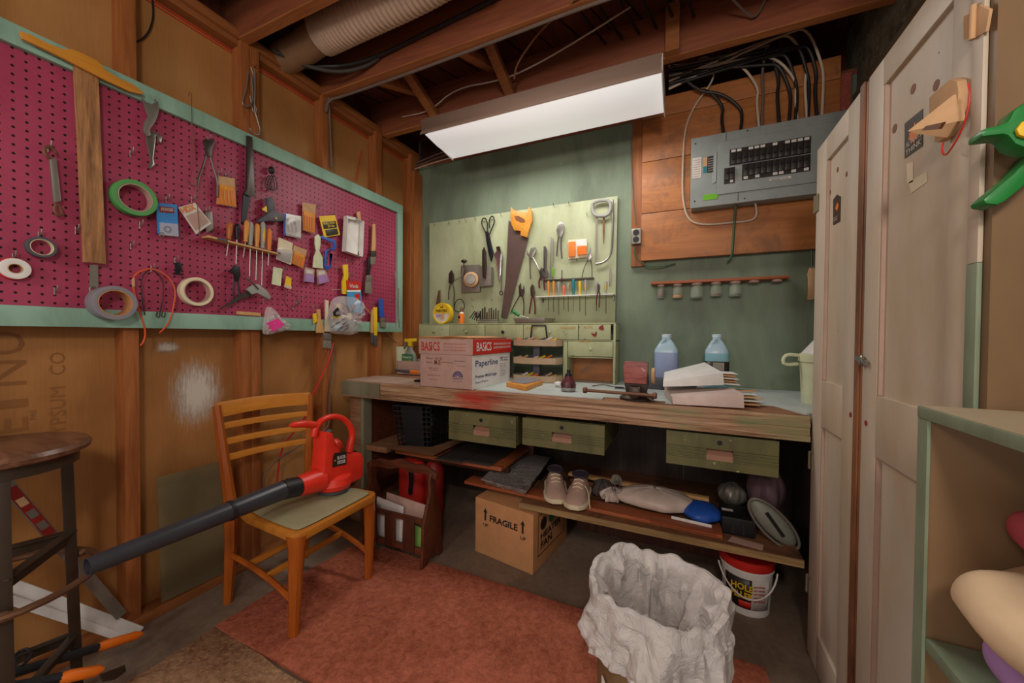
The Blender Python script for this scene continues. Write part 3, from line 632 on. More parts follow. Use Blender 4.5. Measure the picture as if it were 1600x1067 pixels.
# ---------------------------------------------------------------- cabinet doors on the right
DX = 2.24
def yx(x): return PL(x, 400, DX).y
cab = thing('tall_cabinet', 'tall off-white cabinet with two panelled doors beside the workbench', 'cabinet', (2.4, 1.2, 0))
build('carcass', G().box(DX+.024, RX-.002, 1.585, 1.60, .001, 1.74).box(DX+.024, RX-.002, .842, 1.584, 1.72, 1.74).box(DX+.024, RX-.002, .842, .857, .001, 1.719).box(DX+.0, DX+.0239, 1.215, 1.257, .001, 1.735), 'trim_brown', cab, .001)
build('centre_strip', G().box(DX-.004, DX-.0005, 1.226, 1.250, .02, 1.74), 'trim_brown', cab)
def pdoor(y0, y1, py0, py1, zs, ztop):
    d = G(); X0, X1 = DX, DX+.022
    d.box(X0, X1, y0, py0, .02, ztop).box(X0, X1, py1, y1, .02, ztop)
    edges = [.02]+[q for z in zs for q in z]+[ztop]
    for i in range(0, len(edges), 2): d.box(X0, X1, py0, py1, edges[i], edges[i+1])
    o = build('cabinet_door', d, 'off_white', cab, .002)
    for a, b in zs: build('door_panel', G().box(X0+.009, X1-.002, py0, py1, a, b), 'off_white', o)
    g = G()
    for a, b in zs: g.box(X0+.001, X0+.0088, py1-.008, py1-.0005, a+.001, b-.001); 
    build('panel_edge', g, 'w_fix', o)
    return o
zpt = PL(1380, 140, DX).z
d1 = pdoor(1.258, 1.598, yx(1321), yx(1288), [(.14, PL(1283, 666, DX).z), (PL(1290, 596, DX).z, PL(1290, 253, DX).z)], 1.735)
d2 = pdoor(.842, 1.213, yx(1479), yx(1374), [(.14, PL(1368, 714, DX).z), (PL(1369, 618, DX).z, PL(1376, 140, DX).z)], 1.739)
def disc(px, py, r, m, par, nm='vent_hole', X=DX+.0088, th=.0006):
    c = PL(px, py, X); build(nm, G().lathe([(r, 0), (r, th)], c, (-1, 0, 0), 16), m, par)
for a in ((1427, 139), (1463, 133), (1398, 201)): disc(*a, .0095, 'ink_brown', d2)
for a in ((1309, 265), (1323, 272), (1297, 301)): disc(*a, .0075, 'ink_brown', d1)
disc(1353, 661, .007, 'dark_red', d2, 'knob_hole', DX-.0005); disc(1329, 648, .007, 'dark_red', d1, 'knob_hole', DX-.0005)
def leaf(par, cx, cy, w, h, x0, x1, y0, y1, X):
    q = [PL(x, y, X) for x, y in ((x0, y0), (x1, y0+(cy-cy)), (x1, y1), (x0, y1))]
    return q
def sticker(par, pts, lc, ls, txt):
    X = DX+.0086
    build('maple_leaf_sticker', G().prism([PL(x, y, X) for x, y in pts], (-.0006, 0, 0)), 'breaker', par)
    P = [(0, 1), (.2, .55), (.45, .75), (.4, .25), (.9, .45), (.75, .1), (1, -.1), (.45, -.45), (.5, -.7), (.05, -.6), (.05, -1), (-.05, -1), (-.05, -.6), (-.5, -.7), (-.45, -.45), (-1, -.1), (-.75, .1), (-.9, .45), (-.4, .25), (-.45, .75), (-.2, .55)]
    c = PL(*lc, X-.0009); build('maple_leaf', G().prism([c+V((0, a*ls, b*ls)) for a, b in P], (-.0005, 0, 0)), 'orange_card', par)
    a = PL(*txt[1], X-.0009); 
    for i, s_ in enumerate(txt[0]): text('lettering', s_, a+V((0, 0, -i*txt[3]*1.5)), (0, -txt[2], 0), (0, 0, txt[3]), 'label_white', par)
sticker(d2, [(1414, 193), (1442, 170), (1442, 228), (1414, 248)], (1429, 208), .022, (['ALWAYS', 'THINK'], (1416, 232), .055, .010))
sticker(d1, [(1302, 312), (1308, 304), (1314, 307), (1313, 346), (1302, 352)], (1308, 323), .014, (['ALWAYS', 'THINK'], (1303, 343), .03, .005))
build('masking_tape', G().prism([PL(x, y, DX+.0086) for x, y in ((1420, 285), (1448, 268), (1449, 284), (1424, 302))], (-.0005, 0, 0)), 'ivory', d2)
build('masking_tape', G().prism([PL(x, y, DX+.0086) for x, y in ((1417, 256), (1427, 252), (1427, 284), (1418, 287))], (-.0005, 0, 0)), 'cream', d2)
c = PL(1346, 563, DX-.006)
build('door_latch', G().bar(c+V((0, .03, .006)), c+V((0, -.03, -.006)), .012, .005).ball(c, (.006, .012, .014), 10), 'steel', d1)
for z in (PL(1277, 318, DX).z, PL(1268, 720, DX).z, .25): build('hinge', G().tube([(DX-.002, 1.601, z-.03), (DX-.002, 1.601, z+.03)], .005, 8).box(DX-.004, DX-.001, 1.57, 1.60, z-.028, z+.028), 'grey_paint', d1)
c = PL(1515, 35, DX-.004); build('hinge', G().prism([PL(x, y, DX-.005) for x, y in ((1505, 25), (1518, 20), (1530, 8), (1546, 15), (1540, 50), (1522, 60), (1505, 62))], (.004, 0, 0)).tube([PL(1521, 8, DX-.007), PL(1519, 62, DX-.007)], .004, 8), 'foam_tan', d2, .001)
# open shelf unit at the far right
zq = PL(1530, 410, DX).z
struct('trim_81', G().box(DX-.003, DX+.003, .8155, .8405, .9905, zq), 'cab_green', bevel=.001)
struct('trim_82', G().box(DX-.003, DX+.003, .8155, .8405, zq+.0005, 2.64), 'off_white', bevel=.001)
struct('wall_right_partition', G().box(DX+.0035, 3.5, .80, .815, 0, 2.64), 'cab_brown')
bc = thing('open_bookcase', 'low sage-green open shelf unit holding folded towels at the right edge', 'bookcase', (2.35, .35, 0))
BX = 2.165
def zc(x, y, X=BX): return PL(x, y, X).z
yb = PL(1434, 800, BX).y; zt_ = PL(1440, 634, BX).z; zs_ = PL(1440, 989, BX).z
build('top_board', G().box(BX-.004, RX+.3, -.3, yb, zt_-.018, zt_-.0004), 'cab_green', bc, .002)
build('top_lining', G().box(BX-.002, RX+.3, -.3, yb, zt_-.0003, zt_+.0005), 'cab_top', bc)
build('side_panel', G().box(BX+.001, RX+.28, yb-.022, yb-.001, .001, zt_-.0185), 'cab_brown', bc)
build('face_stile', G().box(BX-.003, BX+.0008, yb-.026, yb-.001, .001, zt_-.0185), 'cab_green', bc)
build('shelf', G().box(BX, RX+.26, -.3, yb-.0265, zs_-.018, zs_), 'cab_green', bc, .002)
build('shelf', G().box(BX, RX+.26, -.3, yb-.0265, .25, .268), 'cab_green', bc, .002)
build('back_panel', G().box(RX+.281, RX+.29, -.3, yb, .001, zt_-.0185), 'cab_brown', bc)
from mathutils import noise as mnoise
def cloth(nm, lab, cat, c, r, m, amp=.012, fr=3, rz=0, sag=0):
    R = Matrix.Rotation(rz, 3, 'Z')
    def f(u, v):
        a = 2*PI*u; b = PI*(v-.5); cb = math.copysign(abs(math.cos(b))**.5, math.cos(b)); sb = math.copysign(abs(math.sin(b))**.8, math.sin(b))
        ca = math.copysign(abs(math.cos(a))**.6, math.cos(a)); sa = math.copysign(abs(math.sin(a))**.6, math.sin(a))
        w = 1+amp*8*math.sin(fr*a+3*v)*cb*.3
        p = V((ca*cb*r[0]*w, sa*cb*r[1]*w, sb*r[2]+amp*math.sin(5*a)*cb-sag*max(0, -ca*cb)))
        p += V((1, .4, 1))*(mnoise.noise((p+V(c))*16)*amp*1.3+mnoise.noise((p+V(c))*45)*amp*.4)
        return R @ p+V(c)
    g = G().grid(f, 32, 14, True); bmesh.ops.remove_doubles(g.bm, verts=g.bm.verts, dist=.0002)
    return build(nm, g, m, None, 0, lab, cat, sub=1)
cloth('folded_towel', 'fluffy tan and cream towel folded on the shelf, hanging over its edge', 'towel', (2.305, .625, zs_+.112), (.150, .116, .046), 'towel', .012)
cloth('folded_blanket', 'dark pink blanket stacked on top of the tan towel', 'blanket', (2.345, .64, zs_+.198), (.142, .11, .040), 'blanket_pink', .006)
cloth('folded_cloth', 'purple and pink cloth folded on the shelf under the tan towel', 'cloth', (2.320, .625, zs_+.037), (.142, .115, .034), 'purple', .008)
# spring clamp hung on the partition
sc_ = thing('spring_clamp', 'green plastic spring clamp with yellow grip hanging at the right edge of the picture', 'clamp', PB(1590, 230, .78))
build('handle', outB([(1517, 328), (1514, 322), (1525, 312), (1560, 283), (1590, 248), (1610, 240), (1625, 250), (1600, 275), (1570, 305), (1545, 325), (1535, 330)], .797, .03), 'green_plastic', sc_, .003)
build('jaw', outB([(1510, 229), (1512, 217), (1535, 212), (1550, 206), (1558, 190), (1575, 177), (1600, 172), (1640, 175), (1640, 195), (1600, 245), (1585, 250), (1560, 240), (1550, 228), (1545, 225)], .766, .03), 'green_plastic', sc_, .004)
build('grip', outB([(1583, 205), (1592, 193), (1610, 188), (1640, 190), (1640, 215), (1600, 218), (1587, 214)], .735, .006), 'yellow', sc_, .002)
# peach holder with red string on the door
hd = thing('wooden_holder', 'peach painted wooden wedge holder with a red string fixed to the white cabinet door', 'holder', PL(1490, 180, DX))
X = DX-.0005
build('back_plate', G().prism([PL(x, y, X) for x, y in ((1466, 150), (1480, 137), (1500, 121), (1511, 124), (1514, 140), (1512, 165), (1504, 190), (1492, 212), (1480, 221), (1474, 220), (1476, 208), (1466, 200))], (-.012, 0, 0)), 'foam_tan', hd, .001)
a = [PL(1476, 196, X-.0125), PL(1497, 186, X-.0125), PL(1493, 149, X-.0125)]; tip = PL(1494, 180, X-.0125)
q0, q1, q2, q3 = PL(1418, 205, X-.06), PL(1495, 190, X-.015), PL(1490, 148, X-.015), PL(1430, 204, X-.06)
build('wedge', G().prism([q0, q1, q2], (.01, .0, .0)).prism([q0, q1, PL(1480, 215, X-.015), PL(1432, 209, X-.05)], (.004, 0, .003)), 'foam_tan', hd)
build('inner_slot', G().prism([PL(x, y, X-.064) for x, y in ((1440, 204), (1446, 197), (1473, 191), (1466, 202))], (.004, 0, 0)), 'ink_brown', hd)
build('red_string', tubL([(1513, 130), (1516, 150), (1510, 185), (1497, 215), (1484, 236), (1476, 244), (1471, 235), (1474, 222)], .0013, DX-.016, 2), 'red', hd)
# ---------------------------------------------------------------- chair
CH = 'w_chair'
ch = thing('dining_chair', 'honey-coloured wooden chair with slatted back and olive vinyl seat', 'chair', (.37, 1.09, 0))
sz = .392
LT = V((.055, .915, .812)); RTp = V((.105, 1.33, .812)); LS = V((.155, .925, sz)); RS = V((.165, 1.268, sz))
LT = PL(338, 634, .06); RTp = PL(484, 616, .11)
build('leg', G().tube([(.155, .913, 0), (.165, .92, .25), LS, LS.lerp(LT, .5), LT], [.016, .023, .024, .020, .016], 8), 'w_chairleg', ch)
build('leg', G().tube([(.155, 1.26, 0), (.165, 1.265, .25), RS, RS.lerp(RTp, .5), RTp], [.013, .019, .02, .018, .014], 8), 'w_chairleg', ch)
build('leg', G().tube([(.566, .905, .013), (.574, .905, .2), (.578, .908, .33), (.575, .912, sz-.016)], [.018, .023, .028, .038], 10), 'w_chairleg', ch)
build('leg', G().tube([(.565, 1.262, .013), (.570, 1.262, .2), (.572, 1.258, .33), (.568, 1.25, sz-.016)], [.017, .021, .025, .033], 10), 'w_chairleg', ch)
def sl(f, h, t, nm, bow=.028, f2=None):
    g = G(); A = LS.lerp(LT, f); B = RS.lerp(RTp, f2 or f); up = (LT-LS).normalized(); R = []
    for i in range(11):
        u = i/10; p = A.lerp(B, u)+V((-bow*math.sin(PI*u), 0, 0)); hh = h
        if nm == 'top_rail': p += up*.006*math.sin(PI*u)
        R.append([p-up*hh/2-V((t/2, 0, 0)), p-up*hh/2+V((t/2, 0, 0)), p+up*hh/2+V((t/2, 0, 0)), p+up*hh/2-V((t/2, 0, 0))])
    g.rings(R); build(nm, g, 'w_chairy', ch, .003)
sl(.955, .062, .02, 'top_rail', f2=.95)
for f, f2 in ((.79, .77), (.63, .60), (.47, .44)): sl(f, .026, .014, 'slat', f2=f2)
seat = [(.13, .945), (.14, 1.25), (.30, 1.27), (.575, 1.285), (.597, 1.27), (.607, 1.24), (.612, .93), (.604, .895), (.585, .882), (.30, .90)]
build('seat_frame', G().prism([(x, y, sz-.030) for x, y in seat], (0, 0, .030)), 'w_chairy', ch, .005)
cxs = sum(p[0] for p in seat)/10; cys = sum(p[1] for p in seat)/10
sc2 = [((x-.38)*.93+.38, (y-1.085)*.93+1.085) for x, y in seat]; sc3 = [((x-.38)*.80+.38, (y-1.085)*.80+1.085) for x, y in seat]; sc4 = [((x-.38)*.4+.38, (y-1.085)*.4+1.085) for x, y in seat]
build('seat_cushion', G().rings([[V((x, y, sz+.0005)) for x, y in sc2], [V((x, y, sz+.006)) for x, y in sc2], [V((x, y, sz+.013)) for x, y in sc3], [V((x, y, sz+.015)) for x, y in sc4]]), 'vinyl', ch, 0, sub=2)
for y in (.912, 1.262):
    pts = [V((.168, y, .205)), V((.30, y+(.02 if y > 1 else -.02)*0, .195)), V((.45, y, .165)), V((.57, y, .12))]
    build('stretcher', G().tube(pts, .011, 8, False, 2), 'w_chairleg', ch)
build('stretcher', G().bar((.29, .915, .192), (.29, 1.26, .192), .02, .016, (0, 0, 1)), 'w_chairy', ch, .002)
build('stretcher', G().bar((.40, .915, .175), (.40, 1.26, .175), .02, .016, (0, 0, 1)), 'w_chairy', ch, .002)
# ---------------------------------------------------------------- leaf blower
O = V((.44, 1.17, .41)); e1 = V((-.01, -1, 0)).normalized(); e3 = V((1, -.01, 0)).normalized()
def HB(x, y, off=0):
    d = ray(x, y); o = O+e3*off; return CAM+d*((o-CAM).dot(e3)/d.dot(e3))
lbw = thing('leaf_blower', 'red electric leaf blower with a long black tube resting on the wooden chair', 'leaf blower', O)
def ob(pts, t, off=0): return G().prism([HB(x, y, off-t/2) for x, y in pts], e3*t)
build('motor_housing', ob([(487, 672), (500, 672), (503, 690), (512, 702), (530, 707), (545, 703), (549, 715), (547, 742), (530, 750), (500, 756), (478, 754), (484, 735), (487, 700)], .085), 'blower_red', lbw, .014)
c = HB(522, 741); c.z = .446
build('fan_housing', G().lathe([(.03, 0), (.068, .004), (.078, .025), (.070, .052), (.03, .066)], c-V((0, 0, .022)), n=32), 'blower_red', lbw)
build('base_grille', G().lathe([(.045, 0), (.062, .004), (.066, .016), (.04, .018)], (c.x, c.y, .4085), n=28), 'dark_grey', lbw)
a = HB(500, 748); b = HB(466, 760); build('outlet_nozzle', G().tube([a, b], [.052, .040], 18), 'blower_red', lbw, 0)
g = G(); dn = (b-a)
for k in range(4):
    off = (k-1.5)*.013; g.bar(a+dn*.1+e3*.032+V((0, 0, off)), a+dn*.8+e3*.031+V((0, 0, off-.004)), .004, .012)
build('nozzle_ribs', g, 'blower_red', lbw)
cc = HB(441, 766); build('tube_collar', G().tube([b, cc], [.038, .0365], 18), 'black_plastic', lbw)
build('collar_lock', G().bar(b+V((0, 0, .032)), b.lerp(cc, .7)+V((0, 0, .034)), .022, .012, e3), 'black_plastic', lbw, .003)
dt = .97/FOC; tip = CAM+ray(136, 886)*dt
g = G().lathe([(.036, 0), (.0232, (tip-cc).length), (.0208, (tip-cc).length), (.033, .02)], cc, tip-cc, 24, cap=False)
build('blower_tube', g, 'tube_black', lbw)
m_ = cc.lerp(tip, .34); build('tube_joint', G().lathe([(.0335, 0), (.0340, .006), (.0328, .012)], m_, tip-cc, 24, cap=False), 'black_plastic', lbw)
build('handle', G().tube([HB(x, y) for x, y in ((490, 682), (493, 668), (502, 656), (520, 649.5), (536, 653), (547, 664), (551, 680), (547, 694), (545, 706))], [.013, .014, .0125, .0125, .0125, .0135, .014, .016, .016], 12, False, 2), 'blower_red', lbw)
build('front_handle', G().tube([HB(x, y) for x, y in ((453, 665), (458, 664), (475, 662), (492, 664))], [.006, .012, .015, .015], 12), 'blower_red', lbw)
v_ = build('motor_dome', G().ball(HB(521, 697), (.036, .036, .034), 18), 'blower_red', lbw)
g = G()
for k in range(7): 
    x = 511+k*4; g.bar(HB(x, 690-.0*k, .0325), HB(x+3, 700, .038), .0016, .002, e1)
build('vent_slots', g, 'dark_red', lbw)
build('speed_knob', G().lathe([(.014, 0), (.016, .004), (.012, .012)], HB(513, 674)-V((0, 0, .004)), n=14), 'dark_grey', lbw)
build('badge', ob([(522, 708), (541, 705), (541, 725), (519, 730), (520, 716)], .002, .045), 'breaker', lbw)
p0, p1, p2 = HB(527, 722, .047), HB(540, 719, .047), HB(527, 715.5, .047)
text('lettering', 'BLACK&', HB(527, 718.2, .047), p1-p0, (p2-p0)*.85, 'label_white', lbw, .03); text('lettering', 'DECKER', HB(527, 725.5, .047), p1-p0, (p2-p0)*.85, 'label_white', lbw, .03)
build('logo_mark', G().lathe([(.004, 0), (.004, .001)], HB(523.5, 719.5, .0465), e3, 6), 'orange_card', lbw)
build('cord_hook', G().tube([HB(x, y) for x, y in ((549, 706), (556, 704), (561, 715), (563, 735), (558, 752), (546, 760))], .0035, 6, False, 2), 'black_plastic', lbw)
# ---------------------------------------------------------------- rugs
def rug(nm, pts, m, lab, h=.012):
    g = G().prism([(x, y, .0005) for x, y in pts], (0, 0, h)); build(nm, g, m, None, .003, lab, 'rug')
def wob(P, n=14, a=.006):
    o = []
    for i in range(len(P)):
        p, q = V(P[i]), V(P[(i+1) % len(P)])
        for k in range(n): o.append(tuple((p.lerp(q, k/n)+V((random.uniform(-a, a), random.uniform(-a, a))))))
    return o
rug('shag_rug', wob([(.262, .815), (2.12, .78), (2.10, 1.46), (.50, 1.478), (.29, 1.40)]), 'rug_orange', 'worn orange-pink shag rug in front of the workbench')
rug('shag_rug', wob([(.27, .35), (1.6, .35), (1.6, .772), (.265, .808)]), 'rug_beige', 'brown-beige shag rug at the bottom edge beside the orange rug', .010)
# ---------------------------------------------------------------- fragile box
fb = thing('cardboard_box', 'brown cardboard box marked FRAGILE on the floor under the bench', 'box', (1.07, 1.8, 0))
A, B, Cc = V((.885, 1.66, .001)), V((1.222, 1.600, .001)), V((1.275, 1.975, .001)); Dd = A+Cc-B; H_ = V((0, 0, .278))
build('carton_body', G().hexa([A, B, Cc, Dd, A+H_, B+H_, Cc+H_, Dd+H_]), 'card', fb, .002)
un = (B-A); uh = V((0, 0, 1)); off = V((un.y, -un.x, 0)).normalized()*.001
def ft(s_, fx, fz, w, h, par=fb, m='ink', bold=.02): text('lettering', s_, A+un*fx+uh*fz+off, un.normalized()*w, uh*h, m, par, bold)
ft('FRAGILE', .27, .178, .165, .032, bold=.03)
for fx in (.155, .80):
    ft('UP', fx, .145, .03, .016)
    p = A+un*(fx+.035)+uh*.175+off; un_ = un.normalized()
    build('up_arrow', G().prism([p-un_*.005, p+un_*.005, p+un_*.005+uh*.04, p+un_*.012+uh*.04, p+uh*.062, p-un_*.012+uh*.04, p-un_*.005+uh*.04], off*.5), 'ink', fb)
sd = (Cc-B); so = V((sd.y, -sd.x, 0)).normalized()*.001
q = B+so; s1 = sd.normalized()
def sp_(a0, a1, b0, b1, m='ink'):
    g = G(); 
    for (u0, u1, w0, w1) in ((a0, a1, b0, b0+.004), (a0, a1, b1-.004, b1), (a0, a0+.004, b0, b1), (a1-.004, a1, b0, b1)):
        g.prism([q+s1*u0+uh*w0, q+s1*u1+uh*w0, q+s1*u1+uh*w1, q+s1*u0+uh*w1], so*.3)
    build('printed_frame', g, m, fb)
sp_(.045, .34, .06, .255); 
text('lettering', 'FAN', q+s1*.07+uh*.085+so, s1*.12, uh*.035, 'ink', fb, .03); text('lettering', 'HEATER', q+s1*.07+uh*.13+so, s1*.22, uh*.03, 'ink', fb, .03)
for k in range(3):
    c_ = q+s1*(.10+k*.09)+uh*.20+so; build('printed_drawing', G().prism([c_+s1*math.cos(t_)*.032+uh*math.sin(t_)*.03 for t_ in [i*PI/7 for i in range(14)]], so*.2), 'spray_green' if k == 1 else 'ink', fb)
# ---------------------------------------------------------------- crate and things on the left lower shelf
cr = thing('plastic_crate', 'black plastic mesh crate on the left lower shelf under the bench', 'crate', (.45, 1.9, .427))
c0, c1_, c2_ = V((.31, 1.70, .452)), V((.53, 1.76, .452)), V((.60, 2.15, .452))
c3_ = c0+c2_-c1_; up_ = V((0, 0, .235)); ctr = (c0+c2_)/2
def fl(p, k): return ctr+(p-ctr)*k
bt = [fl(p, .86) for p in (c0, c1_, c2_, c3_)]; tp = [p+up_ for p in (c0, c1_, c2_, c3_)]
g = G()
for i in range(4):
    a0, b0, a1, b1 = bt[i], bt[(i+1) % 4], tp[i], tp[(i+1) % 4]; L_ = (b0-a0).length; nrm = (b0-a0).cross(a1-a0).normalized()*.003
    k = 9 if i % 2 == 0 else 14
    if i == 0: g.prism([a0.lerp(b0, .2), a0.lerp(b0, .78), a1.lerp(b1, .78), a1.lerp(b1, .2)], -nrm)
    for j in range(k+1): g.bar(a0.lerp(b0, j/k), a1.lerp(b1, j/k), .006, .003, b0-a0)
    for j in range(9): g.bar(a0.lerp(a1, j/8), b0.lerp(b1, j/8), .005, .003, V((0, 0, 1)))
g.prism(bt, (0, 0, .003))
build('crate_mesh', g, 'black', cr)
build('crate_rim', G().tube(tp, .007, 6, True), 'black_plastic', cr)
build('thin_board', G().box(.16, .62, 1.66, 2.2, .4505, .4520), 'w_bench', None, 0, 'thin board under the black crate beside the bench leg', 'board')
for i, (x, y, rz, lab) in enumerate([(.70, 1.86, .1, 'floppy grey floor mat on the left lower shelf beside the crate'), (.86, 1.88, -.05, 'second grey mat overlapping the first, nearer the foil tray')]):
    pass
    f_s = .23
    build('car_mat', G().grid(lambda u, v, x=x, y=y: V((x+(u-.5)*.17, y+(v-.5)*.36, .4275+.002*i+.006*math.sin(4*u+i)*0)), 8, 8), 'rubber', None, 0, lab, 'mat', None, None, .002)
rb_ = thing('red_canister', 'red canister with a black strap on the floor behind the magazine rack', 'canister', (.42, 1.80, 0))
build('canister_body', G().lathe([(.05, 0), (.075, .01), (.078, .30), (.06, .345), (.02, .36)], (.36, 1.82, .001), n=24, sx=1.1), 'red', rb_)
build('canister_body', G().lathe([(.04, 0), (.055, .01), (.058, .30), (.04, .345), (.02, .36)], (.50, 1.84, .001), n=24), 'dark_red', rb_)
build('strap', G().tube([(.41, 1.735, .36), (.42, 1.73, .28), (.41, 1.735, .18)], .012, 6), 'black', rb_)
# ---------------------------------------------------------------- magazine rack
mr = thing('magazine_rack', 'dark wooden magazine rack with a curved carrying handle beside the chair', 'rack', (.52, 1.48, 0))
YR = 1.435
def endb(x):
    P = [(1.40, 0), (1.44, 0), (1.45, .02), (1.52, .02), (1.53, 0), (1.57, 0), (1.56, .05), (1.555, .20), (1.53, .27), (1.505, .33), (1.51, .40), (1.495, .43), (1.475, .43), (1.46, .40), (1.465, .33), (1.44, .27), (1.415, .20), (1.41, .05)]
    return G().prism([(x, y, z) for y, z in P], (.016, 0, 0))
xl = PB(588, 830, YR).x; xr = PB(662, 830, YR).x
xl = .36; xr = .735
build('end_board', endb(xl), 'w_darkx', mr, .003); build('end_board', endb(xr), 'w_darkx', mr, .003)
for y in (1.418, 1.545):
    build('side_rail', G().box(xl+.0165, xr-.0005, y, y+.010, .055, .085).box(xl+.0165, xr-.0005, y, y+.010, .20, .225), 'w_darkx', mr, .001)
    for k in range(3): build('side_slat', G().box(xl+.04+k*.115, xl+.105+k*.115, y-.004, y-.0002, .06, .222), 'w_dark', mr, .001)
build('base_board', G().box(xl+.0165, xr-.0005, 1.429, 1.544, .05, .06), 'w_darkx', mr)
g = G(); R = []
for i in range(17):
    u = i/16; x = xl-.02+u*(xr-xl+.06); z = .41+.028*math.sin(PI*(u-.05))-.006*math.cos(6*PI*u); h = .016+.006*math.sin(PI*u)
    R.append([(x, 1.475, z-h), (x, 1.495, z-h), (x, 1.495, z+h), (x, 1.475, z+h)])
build('carrying_handle', G().rings([[V(p) for p in r] for r in R]), 'w_darkx', mr, .003)
for i, (x0_, w, z, yy, m_, lab) in enumerate([(xl+.06, .17, .27, 1.45, 'paper', 'white paper folder standing in the front of the magazine rack'), (xl+.10, .25, .29, 1.475, 'card_pink', 'taller pinkish folder standing behind the white one in the rack'), (xl+.26, .10, .19, 1.44, 'leaf', 'green printed booklet at the right end of the magazine rack')]):
    o = build('paper_folder' if i < 2 else 'booklet', G().hexa([(x0_, yy, .061), (x0_+w, yy, .061), (x0_+w, yy+.006, .061), (x0_, yy+.006, .061), (x0_, yy+.012, z), (x0_+w, yy+.012, z-.02), (x0_+w, yy+.018, z-.02), (x0_, yy+.018, z)]), m_, None, .001, lab, 'paper')
mr.location.z += .013
# ---------------------------------------------------------------- glass pane, mouldings by the wall
build('glass_sheet', G().prism([PL(x, y, .008) for x, y in ((244, 746), (352, 718), (362, 889), (252, 941))], (.005, 0, 0)), 'glass_sheet', None, .001, 'dusty greenish glass pane leaning against the studs behind the chair', 'glass')
a, b = PL(5, 915, .03), PL(215, 990, .035)
md = thing('crown_moulding', 'white crown moulding length leaning along the wall behind the stool', 'moulding', b)
build('moulding', G().bar(a, b, .045, .012, (0, 0, 1)).bar(a+V((.006, 0, -.032)), b+V((.006, 0, -.032)), .022, .018, (0, 0, 1)), 'white', md, .003)
a, b = PL(-20, 722, .02), PL(190, 962, .05)
st = thing('aluminium_strip', 'narrow metal strip with a dark red printed label leaning behind the stool', 'strip', b)
build('strip_body', G().bar(a, b, .03, .006, (0, 1, 0)), 'galv', st, .001)
build('strip_label', G().bar(a.lerp(b, .14)+V((.004, 0, 0)), a.lerp(b, .42)+V((.004, 0, 0)), .024, .002, (0, 1, 0)), 'dark_red', st)
d = b-a
for k in range(3): build('label_panel', G().bar(a.lerp(b, .20+k*.07)+V((.0056, 0, 0)), a.lerp(b, .24+k*.07)+V((.0056, 0, 0)), .018, .001, (0, 1, 0)), 'galv' if k else 'foam_tan', st)
# ---------------------------------------------------------------- stool
so_ = thing('industrial_stool', 'old metal stool with a round dark wooden seat at the left edge', 'stool', (.20, .335, 0))
sc_x, sc_y, sr, sz_ = .20, .335, .17, .80
build('seat', G().lathe([(sr*.9, -.034), (sr, -.026), (sr+.004, -.014), (sr-.002, -.004), (sr-.014, 0), (0, -.001)], (sc_x, sc_y, sz_), n=48, cap=False), 'w_stoolseat', so_)
build('seat_ring', G().ring((sc_x, sc_y, sz_-.062), (0, 0, 1), sr*.88, sr*.86, .027, 40), 'angle_iron', so_)
def leg2(a, b): 
    a, b = V(a), V(b); o_ = (V((sc_x, sc_y, 0))-V((a.x, a.y, 0))).normalized(); s_ = V((-o_.y, o_.x, 0)); q_ = V((0, 0, 0))
    g = G(); g.bar(a, b, .032, .004, s_); g.bar(a+o_*.012+s_*.014, b+o_*.012+s_*.014, .026, .004, o_); build('leg', g, 'angle_iron', so_, .001)
tops = []; bots = []
for an in (103, 228, 352):
    c_, s_ = math.cos(math.radians(an)), math.sin(math.radians(an))
    t_ = V((sc_x+c_*.145, sc_y+s_*.145, sz_-.040)); b_ = V((sc_x+c_*.175, sc_y+s_*.165, .0)); tops.append(t_); bots.append(b_); leg2(t_, b_)
def rung(zf, w=.03):
    P = [b_.lerp(t_, zf/.78) for t_, b_ in zip(tops, bots)]
    for i in range(3): build('rung', G().bar(P[i], P[(i+1) % 3], w, .004, (0, 0, 1)).bar(P[i]+V((0, 0, w/2)), P[(i+1) % 3]+V((0, 0, w/2)), .004, w*.8, (0, 0, 1)), 'angle_iron', so_, .001)
rung(.50); rung(.18, .026)
P = [V((sc_x+math.cos(a)*.185, sc_y+math.sin(a)*.185, .425)) for a in [k*PI/14 for k in range(28)]]
build('foot_ring', G().tube(P, .0095, 8, True), 'rust_steel', so_)
for t_, b_ in zip(tops, bots):
    p = b_.lerp(t_, .425/.76)+V((t_.x-sc_x, t_.y-sc_y, 0))*.12; build('ring_clip', G().ball(p, (.014, .014, .012), 8), 'rust_steel', so_)
# ---------------------------------------------------------------- loppers and open carton at lower left
lo = thing('loppers', 'long black garden loppers with orange grips lying at the lower left', 'loppers', PZ(120, 1030, .1))
a, b = PZ(20, 1052, .19), PZ(222, 990, .09); d = b-a
build('handle', G().tube([a, a.lerp(b, .62)], [.012, .012], 10), 'black_plastic', lo); build('orange_grip', G().tube([a.lerp(b, .58), a.lerp(b, .66), a.lerp(b, .94), b], [.011, .014, .013, .006], 12), 'orange_plastic', lo)
a, b = PZ(10, 1075, .22), PZ(162, 1046, .15)
build('handle', G().tube([a, a.lerp(b, .62)], [.012, .012], 10), 'black_plastic', lo); build('orange_grip', G().tube([a.lerp(b, .5), a.lerp(b, .6), a.lerp(b, .92), b], [.011, .015, .014, .006], 12), 'orange_plastic', lo)
build('blade', G().prism([PZ(155, 1058, .14), PZ(175, 1050, .12), PZ(195, 1042, .10), PZ(197, 1050, .10), PZ(180, 1062, .12), PZ(160, 1066, .14)], (0, 0, .008)), 'angle_iron', lo, .002)
build('loop', G().tube([PZ(25, 1020, .2), PZ(45, 1012, .2), PZ(50, 1025, .19), PZ(30, 1045, .2), PZ(20, 1035, .2)], .004, 6, True, 1), 'black_plastic', lo)
